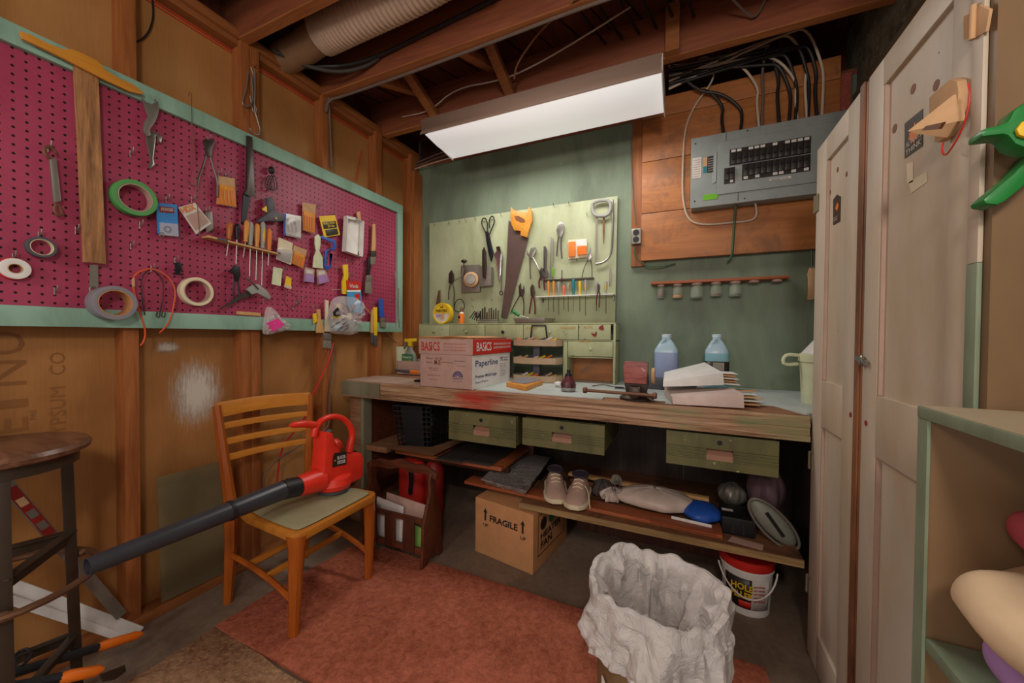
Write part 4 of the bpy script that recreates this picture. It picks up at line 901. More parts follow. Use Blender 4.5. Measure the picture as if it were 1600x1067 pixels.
ob_ = thing('open_carton', 'open brown carton under the loppers in the bottom left corner', 'box', (.42, .45, 0))
e_ = PZ(70, 1055, .16)
build('carton_flap', G().prism([PZ(40, 1064, .165), PZ(70, 1053, .165), PZ(82, 1072, .165), PZ(60, 1090, .165)], (0, 0, .003)), 'card', ob_)
build('carton_body', G().box(.50, .74, .25, .435, .011, .155), 'card', ob_, .002)
# ---------------------------------------------------------------- bin with white bag
TC = V((1.775, 1.045, 0)); ZR = .455
tb = thing('waste_bin', 'round brown drum bin lined with a white plastic bag on the orange rug', 'bin', TC+V((0, 0, .013)))
build('bin_drum', G().lathe([(.146, 0), (.146, .36), (.143, .395), (.140, .395), (.138, .05), (.02, .048)], TC+V((0, 0, .0135)), n=40, cap=False), 'drum', tb)
a = PB(950, 1050, .87)
text('drum_lettering', 'NA', TC+V((-.118, -.100, .20)), (.07, -.062, 0), (0, 0, .05), 'paper', tb, .02)
# folds: one noise by angle and height
from mathutils import noise as mnoise
def fold(a, h, s=1): p = V((math.cos(a)*2.2, math.sin(a)*2.2, h*2.2)); return s*(.030*mnoise.noise(p*1.1)+.016*mnoise.noise(p*2.6+V((3, 1, 7)))+.007*mnoise.noise(p*6))
RB = .160
def bagf(u, v):
    a = 2*PI*u
    prof = [(.0, RB-.045, .13), (.12, RB-.02, .04), (.25, RB-.034, ZR-.12), (.38, RB-.020, ZR-.02), (.47, RB-.004, ZR+.004), (.53, RB+.008, ZR+.002), (.62, RB+.014, ZR-.05), (.80, RB+.018, ZR-.17), (.93, RB+.008, ZR-.24), (1.0, RB-.006, ZR-.26)]
    prof[0] = (.0, .02, .16); prof[1] = (.12, RB-.055, .17)
    for (v0, r0, z0_), (v1, r1, z1_) in zip(prof[:-1], prof[1:]):
        if v <= v1+1e-9:
            k = (v-v0)/(v1-v0); r = r0+(r1-r0)*k; z = z0_+(z1_-z0_)*k; break
    w = 1.2 if v < .38 or v > .58 else .35
    q_ = fold(a, z*2, w); r += (min(q_, 0)*1.6-.002 if v < .42 else q_)*(1 if v > .1 else 0)
    z += .008*math.sin(3*a+1)+.012*mnoise.noise(V((math.cos(a)*5, math.sin(a)*5, v*3)))+max(0, (v-.62)/.38)*(.015-.095*math.cos(a-.76))
    return TC+V((math.cos(a)*r, math.sin(a)*r, z))
g = G().grid(bagf, 150, 64, True)
build('bin_bag', g, 'white_bag', tb, 0, 'white crinkled plastic liner', thick=.0012)
g = G(); R_ = []
for i in range(40):
    a = 2*PI*i/40; R_.append(TC+V((math.cos(a)*(RB+.020), math.sin(a)*(RB+.020), ZR-.225+.02*math.sin(a*2+1)+.01*math.sin(5*a))))
0 and build('drawstring', G().tube(R_, .0035, 6, True), 'white', tb, 0, 'twisted liner drawstring')
for nm, x, y, z, r, m_ in (('crumpled_wrapper', 1.67, 1.05, .30, .045, 'dark_grey'), ('crumpled_wrapper', 1.90, .98, .26, .04, 'dark_grey')):
    g = G().ball((x, y, z), (r*.6, r, r*1.3), 12)
    for v in g.bm.verts: v.co += V((random.uniform(-.006, .006), random.uniform(-.006, .006), random.uniform(-.006, .006)))
    build(nm, g, m_, None, 0, 'crumpled dark wrapper inside the white bin bag, at its %s' % ('left' if x < 1.8 else 'right'), 'litter')
# ---------------------------------------------------------------- pail
pc = V((2.085, 1.80, .001)); pa = thing('plastic_pail', 'white plastic pail of hole filler with a red lid on the floor under the shelf', 'bucket', pc)
build('pail_body', G().lathe([(.082, 0), (.092, .17), (.097, .172), (.097, .18), (.093, .182), (.093, .195)], pc, n=36), 'white', pa)
build('pail_lid', G().lathe([(.098, .183), (.100, .188), (.100, .212), (.094, .216), (.088, .210), (0, .210)], pc, n=36, cap=False), 'red', pa)
def wrap(nm, a0, a1, z0_, z1_, m_, r=.0895):
    g = G(); n_ = 12
    g.grid(lambda u, v: pc+V((math.cos(a0+(a1-a0)*u)*(r+.0008+(z0_+(z1_-z0_)*v-.09)*.058), math.sin(a0+(a1-a0)*u)*(r+.0008+(z0_+(z1_-z0_)*v-.09)*.058), z0_+(z1_-z0_)*v)), n_, 2); return build(nm, g, m_, pa, thick=.0006)
wrap('pail_label', -2.6, -1.50, .03, .15, 'breaker', .0886); wrap('pail_label', -1.48, -.7, .03, .15, 'label_white', .0886); wrap('pail_label', -2.0, -1.50, .035, .06, 'red', .0893)
def ct(s_, a0, da, z, h, m_):
    u_ = V((-math.sin(a0), math.cos(a0), 0)); L_ = .09*da
    text('lettering', s_, pc+V((math.cos(a0)*.094, math.sin(a0)*.094, z))-u_*L_/2, u_*L_, (0, 0, h), m_, pa, .03)
ct('HOLE', -1.85, .85, .105, .026, 'yellow'); ct('FILLER', -1.85, .85, .073, .026, 'yellow')
for k in range(5): ct('FAST DRYING', -1.22, .45, .125-k*.014, .007, 'ink_red')
build('pail_handle', G().tube([pc+V((math.cos(a)*.106, math.sin(a)*.106, .168-.085*math.sin((a+2.9)/2.6*PI))) for a in [-2.9+2.6*k/16 for k in range(17)]], .003, 6), 'white', pa)
# ---------------------------------------------------------------- on the right lower shelf
SZ = .3185
ft_ = thing('foil_tray', 'foil-covered roasting pan on the long plank on the lower shelf', 'tray', (.98, 1.95, .36))
P = [PZ(753, 752, .372), PZ(822, 770, .372), PZ(858, 706, .385), PZ(798, 697, .385)]
P = [V((.915, 1.665, .364)), V((1.175, 1.625, .364)), V((1.13, 2.12, .372)), V((.85, 2.15, .372))]
c_ = sum(P, V((0, 0, 0)))/4
def crk(p, s=.004): return p+V((random.uniform(-s, s), random.uniform(-s, s), random.uniform(-s, s)))
def loopP(k, dz, s=.004, n_=14):
    o = []
    for i in range(4):
        for j in range(n_): o.append(crk(c_+(P[i].lerp(P[(i+1) % 4], j/n_)-c_)*k+V((0, 0, dz)), s))
    return o
g = G().rings([loopP(.86, -.028, .002), loopP(.97, -.004), loopP(1.0, .004), loopP(.99, .007, .003), loopP(.90, .003, .002), loopP(.3, .001, .001)])
build('foil', g, 'foil', ft_)
def shoe(lab, heel, toe, s=1):
    heel, toe = V(heel), V(toe); r = thing('running_shoe', lab, 'shoe', heel, 'worn white trainers on the lower shelf')
    d = (toe-heel); L_ = d.length; d.normalize(); sd_ = V((-d.y, d.x, 0))
    ts = [(a_, b_*1.14, .022+(c_-.022)*1.25) for a_, b_, c_ in [(0, .030, .068), (.08, .040, .076), (.2, .043, .078), (.35, .042, .074), (.5, .043, .062), (.65, .047, .050), (.8, .046, .042), (.92, .036, .034), (1, .016, .024)]]
    def sec(t, w, h, z0_=.022):
        c = heel+d*t*L_; return [c+sd_*math.cos(a)*w*(1 if math.sin(a) < .2 else .9)+V((0, 0, z0_+max(0, math.sin(a))*(h-z0_))) for a in [k*2*PI/16 for k in range(16)]]
    build('upper', G().rings([sec(*q_) for q_ in ts]), 'shoe', r, sub=1)
    g = G(); g.rings([[heel+d*t*L_+sd_*x+V((0, 0, z)) for x, z in ((-w*1.08, .003), (w*1.08, .003), (w*1.12, .024), (-w*1.12, .024))] for t, w, h in ts]); build('sole', g, 'ivory', r, .003)
    g = G(); g.ball(heel+d*.2*L_+V((0, 0, .0845)), (.001, .001, .001), 6)
    g = G(); cc_ = heel+d*.19*L_+V((0, 0, .083)); R_ = [[cc_+d*math.cos(a)*.052*k+sd_*math.sin(a)*.038*k+V((0, 0, z)) for a in [i*2*PI/14 for i in range(14)]] for k, z in ((1.1, .010), (1.0, .014), (.85, .006), (.5, .004))]
    build('collar_opening', g.rings(R_), 'shoe_dark', r)
    g = G()
    for k in range(4):
        c = heel+d*(.40+k*.08)*L_+V((0, 0, .086-.0105*k)); build('lace', G().tube([c+sd_*.022-V((0, 0, .006)), c+V((0, 0, .002)), c-sd_*.022-V((0, 0, .006))], .0025, 6), 'cream', r)
    build('side_stripe', G().tube([heel+d*.3*L_-sd_*.037+V((0, 0, .05)), heel+d*.5*L_-sd_*.040+V((0, 0, .035))], .003, 6).tube([heel+d*.3*L_+sd_*.037+V((0, 0, .05)), heel+d*.5*L_+sd_*.040+V((0, 0, .035))], .003, 6), 'grey_tape', r)
    return r
shoe('left of the two worn white trainers, toes pointing to the front, beside the foil tray', (1.24, 1.86, .335), (1.325, 1.625, .335))
shoe('right of the two worn white trainers, with a loose lace', (1.385, 1.845, .335), (1.410, 1.60, .335))
build('shoelace', G().tube([(1.43, 1.71, .41), (1.45, 1.69, .40), (1.465, 1.66, .36), (1.47, 1.65, .337)], .002, 6, False, 2), 'cream', None, 0, 'loose shoelace hanging down beside the right trainer', 'lace')
# bag of cloth with blue end
plain('bag_white', '#c8b4a8', .4)
bg = thing('plastic_bag', 'white plastic bag with a blue end lying on the lower shelf', 'bag', (1.75, 1.80, SZ))
def lump(c, r, f1=6, am=.10, n1=36, n2=16, tz=.35):
    def f(u, v):
        a = 2*PI*u; b = PI*(v-.5); w = 1+am*math.sin(f1*a+5*v)*math.cos(b)+am*.5*math.sin(11*a-7*v)
        z = math.sin(b)*r[2]; z = max(z, -r[2]*tz)
        return V(c)+V((math.cos(a)*math.cos(b)*r[0]*w, math.sin(a)*math.cos(b)*r[1]*w, z*(1+.4*am*math.sin(9*a+3*v))))
    g = G().grid(f, n1, n2, True); bmesh.ops.remove_doubles(g.bm, verts=g.bm.verts, dist=.0002); return g
build('bag_body', lump((1.73, 1.82, SZ+.042), (.175, .095, .052), 5, .06), 'bag_white', bg, sub=1)
build('bag_end', lump((1.915, 1.79, SZ+.034), (.08, .08, .038), 4, .05), 'blue', bg, sub=1)
build('bag_fold', G().bar((1.80, 1.705, SZ+.024), (1.95, 1.70, SZ+.02), .012, .006, (0, 0, 1)), 'white', bg, .002)
build('bag_neck', lump((1.54, 1.81, SZ+.03), (.05, .06, .034), 7, .18), 'bag_white', bg)
rg = thing('plaid_rag', 'dark checked rag heap between the trainers and the white bag', 'rag', (1.49, 1.83, SZ))
build('rag_heap', lump((1.485, 1.86, SZ+.03), (.045, .06, .045), 6, .22), 'bristle_dark', rg); build('rag_knot', lump((1.55, 1.86, SZ+.085), (.022, .02, .026), 8, .2), 'bristle', rg)
for k in range(4): build('cord_loop', G().tube([V((1.565, 1.79, SZ+.08))+V((math.cos(a)*.022*math.cos(k), .01*math.sin(k*2+a), math.sin(a)*.026)) for a in [i*PI/6 for i in range(12)]], .0016, 5, True), 'dark_grey', rg)
bxk = thing('black_case', 'black ribbed plastic case standing on the lower shelf right of the blue bag end', 'case', (2.03, 1.78, SZ))
build('case_body', G().box(1.985, 2.10, 1.70, 1.84, SZ, SZ+.07), 'black', bxk, .006)
build('case_rib', G().box(2.02, 2.028, 1.697, 1.6995, SZ+.01, SZ+.06), 'black_plastic', bxk); build('case_rib', G().box(2.055, 2.063, 1.697, 1.6995, SZ+.01, SZ+.06), 'black_plastic', bxk)
build('case_label', G().box(1.99, 2.03, 1.76, 1.78, SZ+.0702, SZ+.0712), 'label_white', bxk)
build('paper_sheet', G().prism([(2.0, 1.645, SZ+.0002), (2.11, 1.625, SZ+.0002), (2.12, 1.67, SZ+.0002), (2.02, 1.69, SZ+.0002)], (0, 0, .0008)), 'card_pink', None, 0, 'loose paper sheet at the front edge of the lower shelf beside the black case', 'paper')
# light heads / hair-dryer like grey shells at the shelf end
gs = thing('power_sander', 'grey oval plastic lamp housing leaning at the right end of the lower shelf', 'lamp', (2.15, 1.75, SZ))
gs.name = 'lamp_housing'
Rm = Matrix.Rotation(-.75, 3, 'Y') @ Matrix.Rotation(.3, 3, 'Z')
build('shell', G().ball((2.155, 1.72, SZ+.075), (.045, .035, .105), 20, Matrix.Rotation(-.75, 3, 'Y')), 'grey_shell', gs)
build('shell_rim', G().tube([V((2.155, 1.70, SZ+.075))+Matrix.Rotation(-.75, 3, 'Y') @ V((math.cos(a)*.047, -.004, math.sin(a)*.108)) for a in [k*PI/14 for k in range(28)]], .005, 6, True), 'galv', gs)
build('slot', G().bar((2.13, 1.679, SZ+.12), (2.185, 1.684, SZ+.04), .012, .006, (0, 0, 1)), 'black', gs)
build('dust_bag', lump((2.155, 1.86, SZ+.15), (.068, .10, .10), 5, .07, tz=.9), 'dust', None, 0, 'dark purplish crumpled bag behind the grey lamp housing at the shelf end', 'bag', sub=1)
build('plastic_shell', lump((2.045, 1.92, SZ+.085), (.055, .05, .05), 4, .1, tz=.9), 'galv', None, 0, 'small greyish plastic shell behind the black case under the right drawer', 'shell', sub=1)
# ---------------------------------------------------------------- magenta pegboard on the left wall
peg = thing('pegboard', 'large magenta pegboard with a sage green frame fixed across the studs', 'pegboard', (.01, 1.0, 1.1))
PX = .012
yR = PL(629, 400, .03).y; zT = PL(628, 321, .03).z; zB = PL(629, 519, .03).z; fw = .062; yS = -.45
build('panel', G().box(.0005, PX, yS, yR-.01, zB+.01, zT-.01), 'pegboard', peg)
build('frame_rail', G().box(PX+.0002, .032, yS, yR, zT-fw, zT), 'frame_green', peg, .002)
build('frame_rail', G().box(PX+.0002, .032, yS, yR, zB, zB+fw), 'frame_green', peg, .002)
build('frame_stile', G().box(PX+.0002, .032, yR-.05, yR, zB+fw+.0005, zT-fw-.0005), 'frame_green', peg, .002)
_hk = []
def hook(px, py, big=1):
    p = PL(px, py, PX)
    g = G().tube([p, p+V((.016*big, 0, -.001)), p+V((.024*big, 0, .004)), p+V((.026*big, 0, .018*big))], .0018, 6, False, 1)
    g.tube([p+V((.001, 0, .012)), p+V((.001, 0, -.012))], .0016, 6)
    build('peg_hook', g, 'galv', peg)
for a in ((203, 240), (218, 352), (204, 385), (85, 455), (60, 368), (20, 402), (236, 420), (273, 407), (259, 312), (299, 312), (322, 330), (118, 360), (463, 475), (478, 402), (455, 352), (430, 398), (502, 405), (497, 322), (554, 345), (563, 410), (606, 500), (610, 470), (578, 345), (341, 272), (352, 275), (423, 264), (75, 232), (237, 160), (324, 218), (495, 395), (525, 420), (411, 470), (473, 465), (445, 348), (517, 336), (443, 420), (472, 418), (500, 422), (541, 408), (546, 430), (489, 480), (580, 475)):
    hook(*a)
# tapes
def tape(lab, cx, cy, rpx, ri, h, m, mi, core=None, X=.022, tilt=0):
    c = PL(cx, cy, X); r = abs(PL(cx, cy-rpx, X).z-c.z)
    t = thing('tape_roll', lab, 'tape', c)
    ax = V((1, tilt, .0))
    build('tape_body', G().ring(c, ax, r, r*(ri+.05), h, 40), m, t, .001)
    build('cardboard_core', G().ring(c-V((.0005, 0, 0)), ax, r*(ri+.045), r*ri, h+.001, 40), mi, t)
tape('green masking tape roll hanging on the pegboard beside the striped board', 205, 311, 27, .72, .034, 'tape_green' if 0 else 'label_green', 'card_pink')
MATS['tg'] = plain('tape_green', '#549a54', .6); bpy.data.objects['tape_body'].data.materials[0] = MATS['tg']
tape('thick grey duct tape roll hanging at the lower pegboard frame, below the striped board', 169, 474, 26, .72, .055, 'grey_tape', 'card', X=.036)
tape('cream masking tape roll hanging low on the pegboard right of the orange cord', 303, 456, 22, .75, .028, 'cream', 'card_pink')
tape('thin black electrical tape roll hanging left of the striped board', 62, 387, 16, .72, .020, 'dark_grey', 'cream')
tape('white and red tape roll at the left edge of the pegboard', 22, 420, 16, .42, .012, 'white', 'w_pale'); 
c = PL(22, 420, .022); build('red_rim', G().ring(c-V((.004, 0, 0)), (1, 0, 0), .052*.62, .052*.55, .014, 40), 'red', None); o = bpy.data.objects['red_rim']; o.parent = bpy.data.objects['tape_roll.004']; o.location = (0, 0, 0)
for v in o.data.vertices: pass
o.location = V((-.004, 0, -.052*.62))
# long sticks
w = thing('striped_board', 'long striped wooden board hanging upright on the pegboard with a steel strap below', 'board', PL(138, 400, .03))
build('board', outL([(113, 103), (151, 112), (163, 413), (128, 410)], .030, .014), 'w_strip', w, .002)
build('steel_strap', outL([(140, 414), (152, 414), (153, 450), (139, 449)], .033, .003), 'galv', w); build('strap_eye', tubL([(140, 447), (152, 447), (153, 457), (147, 461), (141, 457)], .003, .036, 1, 6, True), 'galv', w)
build('bow_stick', outL([(28, 50), (32, 62), (60, 75), (95, 92), (130, 110), (165, 128), (200, 144), (220, 149), (222, 146), (208, 134), (185, 124), (165, 112), (150, 96), (125, 84), (110, 78), (95, 78), (70, 68), (45, 55)], .046, .012), 'w_yellow', None, .003, 'curved yellow wooden stick hanging aslant across the top left of the pegboard', 'stick')
t = thing('turnbuckle', 'rusty turnbuckle with hook and eye hanging at the left of the pegboard', 'turnbuckle', PL(85, 300, .03))
build('body', outL([(75, 250), (86, 246), (94, 315), (82, 318)], .026, .012), 'galv', t, .003)
build('hook', tubL([(80, 248), (72, 243), (68, 234), (75, 227), (83, 232), (88, 241)], .0042, .034, 2), 'rust_steel', t); build('eye', tubL([(88, 318), (84, 328), (90, 338), (98, 334), (94, 324), (89, 318)], .004, .034, 2), 'rust_steel', t)
t = thing('multi_tool_pliers', 'silver multi-tool pliers with hooked jaw hanging on the upper pegboard', 'pliers', PL(236, 200, .03))
build('upper_handle', outL([(220, 153), (226, 160), (236, 164), (244, 158), (247, 172), (244, 184), (238, 195), (232, 203), (234, 212), (228, 214), (222, 205), (224, 192), (230, 182), (226, 172)], .030, .010), 'galv', t, .002)
build('lower_jaw', outL([(226, 207), (235, 205), (245, 208), (252, 214), (250, 224), (245, 222), (244, 214), (242, 213), (240, 232), (238, 248), (240, 258), (234, 264), (229, 261), (234, 252), (230, 235), (227, 222)], .024, .008), 'steel', t, .002)
build('wire_rod', tubL([(295, 150), (296, 144), (299, 146), (300, 200), (305, 270), (309, 330), (312, 367)], .0014, .05, 0), 'rust_steel', None, 0, 'long thin wire rod with a hooked top hanging over the pegboard frame', 'wire')
def pliers(lab, head, h1, h2, m, mh=None, X=.03, bd='L', th=.009, r=.0035, cat='pliers', par='pliers'):
    f = outL if bd == 'L' else outB; tb_ = tubL if bd == 'L' else tubB
    base = (PL if bd == 'L' else PB)(head[0][0], head[0][1], X)
    t = thing(par, lab, cat, base)
    build('jaws', f(head, X, th), m, t, .0015)
    X2 = X+(.004 if bd == 'L' else -.005)
    build('handle', tb_(h1, r, X2, 1), mh or m, t); build('handle', tb_(h2, r, X2, 1), mh or m, t)
    return t
pliers('dark end-cutting nippers with long handles hanging beside the orange hook packet', [(316, 220), (320, 217), (327, 221), (333, 217), (334, 224), (330, 232), (329, 243), (325, 246), (320, 242), (319, 230)], [(322, 242), (317, 260), (311, 275), (308, 291)], [(328, 242), (333, 262), (340, 283), (339, 308)], 'dark_steel', X=.034)
build('curved_rod', tubL([(308, 291), (300, 290), (295, 284)], .002, .036, 1), 'rust_steel', None, 0, 'short curved steel rod end beside the nipper handles', 'hook')
# packets
def packet(nm, lab, q, card, m2=None, q2=None, cat='packet', X=.030, th=.003, mt=None, bd='L', lift=.006):
    f = outL if bd == 'L' else outB; sg = 1 if bd == 'L' else -1
    t = thing(nm, lab, cat, (PL if bd == 'L' else PB)(q[0][0], q[0][1], X))
    build('card_back', f(q, X, th), card, t)
    if m2: build('blister', f(q2, X+sg*(th+.0003), lift), m2, t, .001)
    return t
def lq(q, u0, v0, u1, v1):   # sub-quad of a pixel quad tl,tr,br,bl
    tl, tr, br, bl = [V(p) for p in q]
    def P(u, v): return tuple(tl.lerp(tr, u).lerp(bl.lerp(br, u), v))
    return [P(u0, v0), P(u1, v0), P(u1, v1), P(u0, v1)]
def ptxt(t, s, q, u0, v0, u1, v1, m, X, bd='L', bold=.02):
    P_ = PL if bd == 'L' else PB; k = lq(q, u0, v0, u1, v1); tl, tr, br, bl = [P_(a[0], a[1], X) for a in k]
    text('lettering', s, bl, br-bl, tl-bl, m, t, bold)
q = [(243, 317), (276, 320), (279, 369), (246, 366)]
t = packet('blister_packet', 'blue and clear packet of small rings hanging left of the wire rod', q, 'bag_clear' if 0 else 'label_blue', 'dark_red', lq(q, .18, .10, .85, .28), lift=.001)
build('clear_pocket', outL(lq(q, .12, .62, .95, 1.02), .0335, .008), 'bag_clear', t); build('split_ring', tubL([(255, 358), (262, 352), (268, 358), (263, 364)], .0012, .043, 2, 5, True), 'steel', t); build('split_ring', tubL([(248, 366), (254, 362), (257, 368), (252, 372)], .0012, .043, 2, 5, True), 'steel', t)
ptxt(t, 'EYE HOOKS', q, .24, .13, .8, .23, 'label_white', .0345)
q = [(278, 324), (304, 317), (330, 349), (306, 366)]
t = packet('blister_packet', 'tilted white packet with orange lettering behind the wire rod', q, 'label_white', 'card_pink', lq(q, .1, .35, .95, .9), lift=.002)
ptxt(t, 'HDX', q, .05, .04, .85, .26, 'orange_card', .0335, bold=.04)
build('steel_plate', outL([(320, 334), (331, 330), (333, 358), (322, 364)], .026, .003), 'galv', None, .001, 'small galvanised plate hanging behind the tilted white packet', 'plate')
def hookpack(lab, q, X=.030, m1='card', m2='orange_card'):
    t = packet('blister_packet', lab, q, 'foam_tan' if m1 == 'card' else m1, m2, lq(q, .08, .30, .98, .97), X=X, lift=.004)
    k = lq(q, .2, .45, .9, .9)
    for i in range(4):
        a = V(k[0]).lerp(V(k[1]), i/3.5); b = V(k[3]).lerp(V(k[2]), i/3.5)
        build('brass_hook', tubL([tuple(a), tuple(a.lerp(b, .7)), tuple(b.lerp(V(k[2]), .15))], .0014, X+.0095, 1), 'brass', t)
    ptxt(t, 'PICTURE HOOKS', q, .15, .32, .9, .42, 'yellow', X+.0075)
    return t
hookpack('orange picture-hook packet hanging right of the nippers', [(341, 275), (366, 279), (369, 324), (338, 319)])
hookpack('tall orange packet of long hooks near the middle of the pegboard', [(472, 316), (493, 320), (491, 365), (473, 360)])
hookpack('orange and black packet of hooks hanging just above the pink packets', [(459, 383), (479, 391), (473, 420), (454, 411)])
t = packet('blister_packet', 'silver packet of screws hanging right of the glue gun', [(443, 333), (470, 338), (470, 373), (443, 367)], 'steel', 'bag_clear', [(445, 340), (469, 344), (469, 371), (445, 365)])
build('blue_edge', outL([(443, 333), (447, 334), (447, 368), (443, 367)], .0335, .001), 'blue', t); 
for i in range(3): build('screw', tubL([(449+6*i, 346), (452+6*i, 362)], .0016, .037), 'dark_steel', t)
q = [(498, 338), (523, 336), (531, 367), (506, 371)]
t = packet('blister_packet', 'yellow and black packet hanging left of the white tray', q, 'yellow', 'breaker', lq(q, .12, .28, .95, .62), lift=.001)
build('black_blister', outL(lq(q, .2, .66, .9, .95), .0335, .005), 'breaker', t, .001); ptxt(t, 'WALL DOG', q, .15, .30, .85, .42, 'yellow', .0350); ptxt(t, '50 lbs', q, .4, .46, .8, .57, 'yellow', .0350)
t = packet('blister_packet', 'clear packet with cream header holding grey pieces, above the yellow card', [(435, 371), (457, 380), (454, 414), (431, 405)], 'cream', 'bag_clear', [(433, 386), (457, 392), (454, 413), (431, 405)]); build('grey_contents', outL([(434, 392), (455, 396), (453, 411), (433, 404)], .0335, .004), 'galv', t, .001)
packet('paper_note', 'pale yellow paper note pinned low on the pegboard', [(427, 417), (441, 420), (438, 447), (424, 444)], 'pale_green', cat='note')
packet('paper_note', 'smaller yellow note hanging from a hook beside the pale note', [(447, 431), (455, 435), (454, 452), (444, 448)], 'yellow', 'bag_clear', [(444, 444), (455, 447), (454, 452), (444, 449)], cat='note')
for (q, l_) in (([(476, 417), (491, 421), (490, 442), (474, 440)], 'pinkish packet, left of the two under the ivory scraper'), ([(494, 421), (508, 421), (514, 440), (496, 445)], 'pinkish packet, right of the two under the ivory scraper')):
    t = packet('blister_packet', l_, q, 'card_pink', 'purple', lq(q, .1, .45, .95, .98)); build('white_label', outL(lq(q, .2, .12, .85, .38), .0335, .001), 'label_white', t)
build('ivory_scraper', outL([(491, 369), (496, 366), (500, 370), (500, 382), (498, 392), (503, 402), (504, 420), (488, 418), (489, 402), (493, 392), (491, 382)], .034, .006), 'pale_green', None, .002, 'ivory plastic scraper hanging in the middle right of the pegboard', 'scraper')
t = thing('plastic_bracket', 'blue angular plastic bracket hanging right of the ivory scraper', 'bracket', PL(512, 390, .03))
build('bracket_body', outL([(501, 368), (512, 372), (522, 375), (525, 385), (521, 392), (515, 389), (510, 395), (508, 415), (515, 416), (518, 397), (514, 396), (517, 418), (509, 422), (505, 415), (507, 391), (519, 387), (520, 380), (500, 372)], .034, .007), 'blue', t, .001)
# screwdriver rack on the pegboard
t = thing('screwdriver_strip', 'slanting wooden strip holding amber handled screwdrivers on the pegboard', 'rack', PL(380, 380, .03))
build('strip', G().bar(PL(320, 370, .04), PL(430, 397, .04), .008, .05, (0, 0, 1)), 'w_pale', t, .001)
build('tape_wrap', G().bar(PL(334, 373, .04), PL(350, 377, .04), .0095, .053, (0, 0, 1)), 'dark_grey', t); build('clip', G().bar(PL(427, 394, .055), PL(438, 396, .055), .006, .004, (0, 0, 1)), 'black_metal', t)
def driver(lab, x, yt, yb_, ye, m, bd='L', X=.045, r=.0115, shaft='steel', x2=None, rs=.0022, m2=None, cat='screwdriver'):
    P_ = PL if bd == 'L' else PB; x2 = x2 or x
    a, b, e = P_(x, yt, X), P_(x+(x2-x)*.4, yb_, X), P_(x2, ye, X)
    t = thing('screwdriver', lab, cat, b)
    build('handle', G().tube([a, a.lerp(b, .1), a.lerp(b, .3), a.lerp(b, .7), a.lerp(b, .88), b], [r*.55, r*.9, r, r*.85, r*.65, r*.8], 10), m, t)
    build('shaft', G().tube([b, e], rs, 6), shaft, t)
    if m2: 
        n_ = V((r*.7, 0, 0)) if bd == 'L' else V((0, -r*.7, 0)); build('grip_inlay', G().tube([a.lerp(b, .2)+n_, a.lerp(b, .5)+n_, a.lerp(b, .75)+n_], [r*.25, r*.5, r*.2], 8), m2, t)
    return t
D_ = [('red-orange handled screwdriver, first in the slanting strip', 360, 348, 374, 400, 'amber_dark', None), ('black handled screwdriver, second in the slanting strip', 371, 350, 374, 412, 'black', None), ('amber handled chisel with the palest blade, third in the strip', 386, 345, 378, 402, 'amber', None),
      ('grey and amber screwdriver, fourth in the slanting strip', 392, 347, 383, 432, 'grey_grip', None), ('amber handled screwdriver, fifth in the slanting strip', 402, 350, 386, 438, 'amber', None), ('grey screwdriver with a yellow inlay, sixth in the strip', 411, 347, 388, 446, 'grey_grip', 'yellow'), ('orange handled screwdriver, last at the right of the strip', 421, 358, 391, 415, 'orange_card', None)]
for i, (l_, x, a, b, e, m_, m2) in enumerate(D_): driver(l_, x, a, b, e, m_, X=.052, x2=x-(6 if i in (0, 2) else 2 if i < 5 else -3 if 0 else 2), m2=m2)
# black things
t = thing('keyhole_saw', 'long black toothed blade with a dark handle hanging right of the nippers', 'saw', PL(388, 300, .03))
build('handle_bar', outL([(384, 212), (392, 215), (396, 306), (388, 308), (379, 303), (383, 295)], .030, .012), 'dark_steel', t, .002)
build('toothed_blade', outL([(379, 303), (390, 308), (386, 330), (382, 352), (376, 350), (377, 330)], .030, .006), 'black_metal', t)
t = thing('coiled_cord', 'black cord coil with adapter hanging above the glue gun', 'cord', PL(424, 280, .03))
build('plug', G().ball(PL(424, 266, .035), (.012, .014, .018), 10), 'black', t)
for i, o_ in enumerate(((0, 0), (4, -2), (-4, 2))): build('cord_loop', tubL([(424+o_[0], 272), (417+o_[0], 288), (420+o_[0], 297-o_[1]), (430+o_[0], 295), (427+o_[0], 280)], .0022, .034+.004*i, 2, 6, True), 'cable_black', t)
t = thing('glue_gun', 'black hot glue gun with a yellow trigger hanging upside down on the pegboard', 'glue gun', PL(425, 330, .03))
build('grip', outL([(413, 310), (423, 308), (426, 330), (416, 333)], .034, .018), 'dark_grey', t, .003); build('barrel', outL([(400, 344), (412, 336), (420, 328), (434, 334), (441, 340), (440, 346), (430, 347), (415, 346), (410, 347), (400, 348)], .034, .022), 'dark_grey', t, .003)
build('trigger', outL([(409, 326), (415, 322), (416, 332), (410, 329)], .040, .008), 'yellow', t); build('dial', G().lathe([(.006, 0), (.006, .003)], PL(431, 341, .057), (1, 0, 0), 12), 'brass', t)
t = pliers('black pliers hanging left of the grey jab saw', [(361, 420), (366, 414), (373, 416), (374, 430), (371, 440), (365, 440), (364, 428), (355, 424)], [(366, 438), (364, 455), (366, 470)], [(371, 438), (374, 455), (373, 470)], 'black_metal', X=.034)
t = thing('jab_saw', 'grey jab saw with a pointed blade hanging below the slanting screwdriver strip', 'saw', PL(390, 450, .03))
build('blade', outL([(341, 485), (360, 471), (380, 457), (400, 447), (404, 453), (398, 460), (375, 468), (358, 477)], .040, .003), 'dark_steel', t); build('saw_handle', outL([(383, 452), (393, 445), (402, 444), (415, 454), (422, 464), (419, 468), (410, 463), (400, 458), (392, 460), (388, 456)], .0435, .010), 'grey_grip', t, .002)
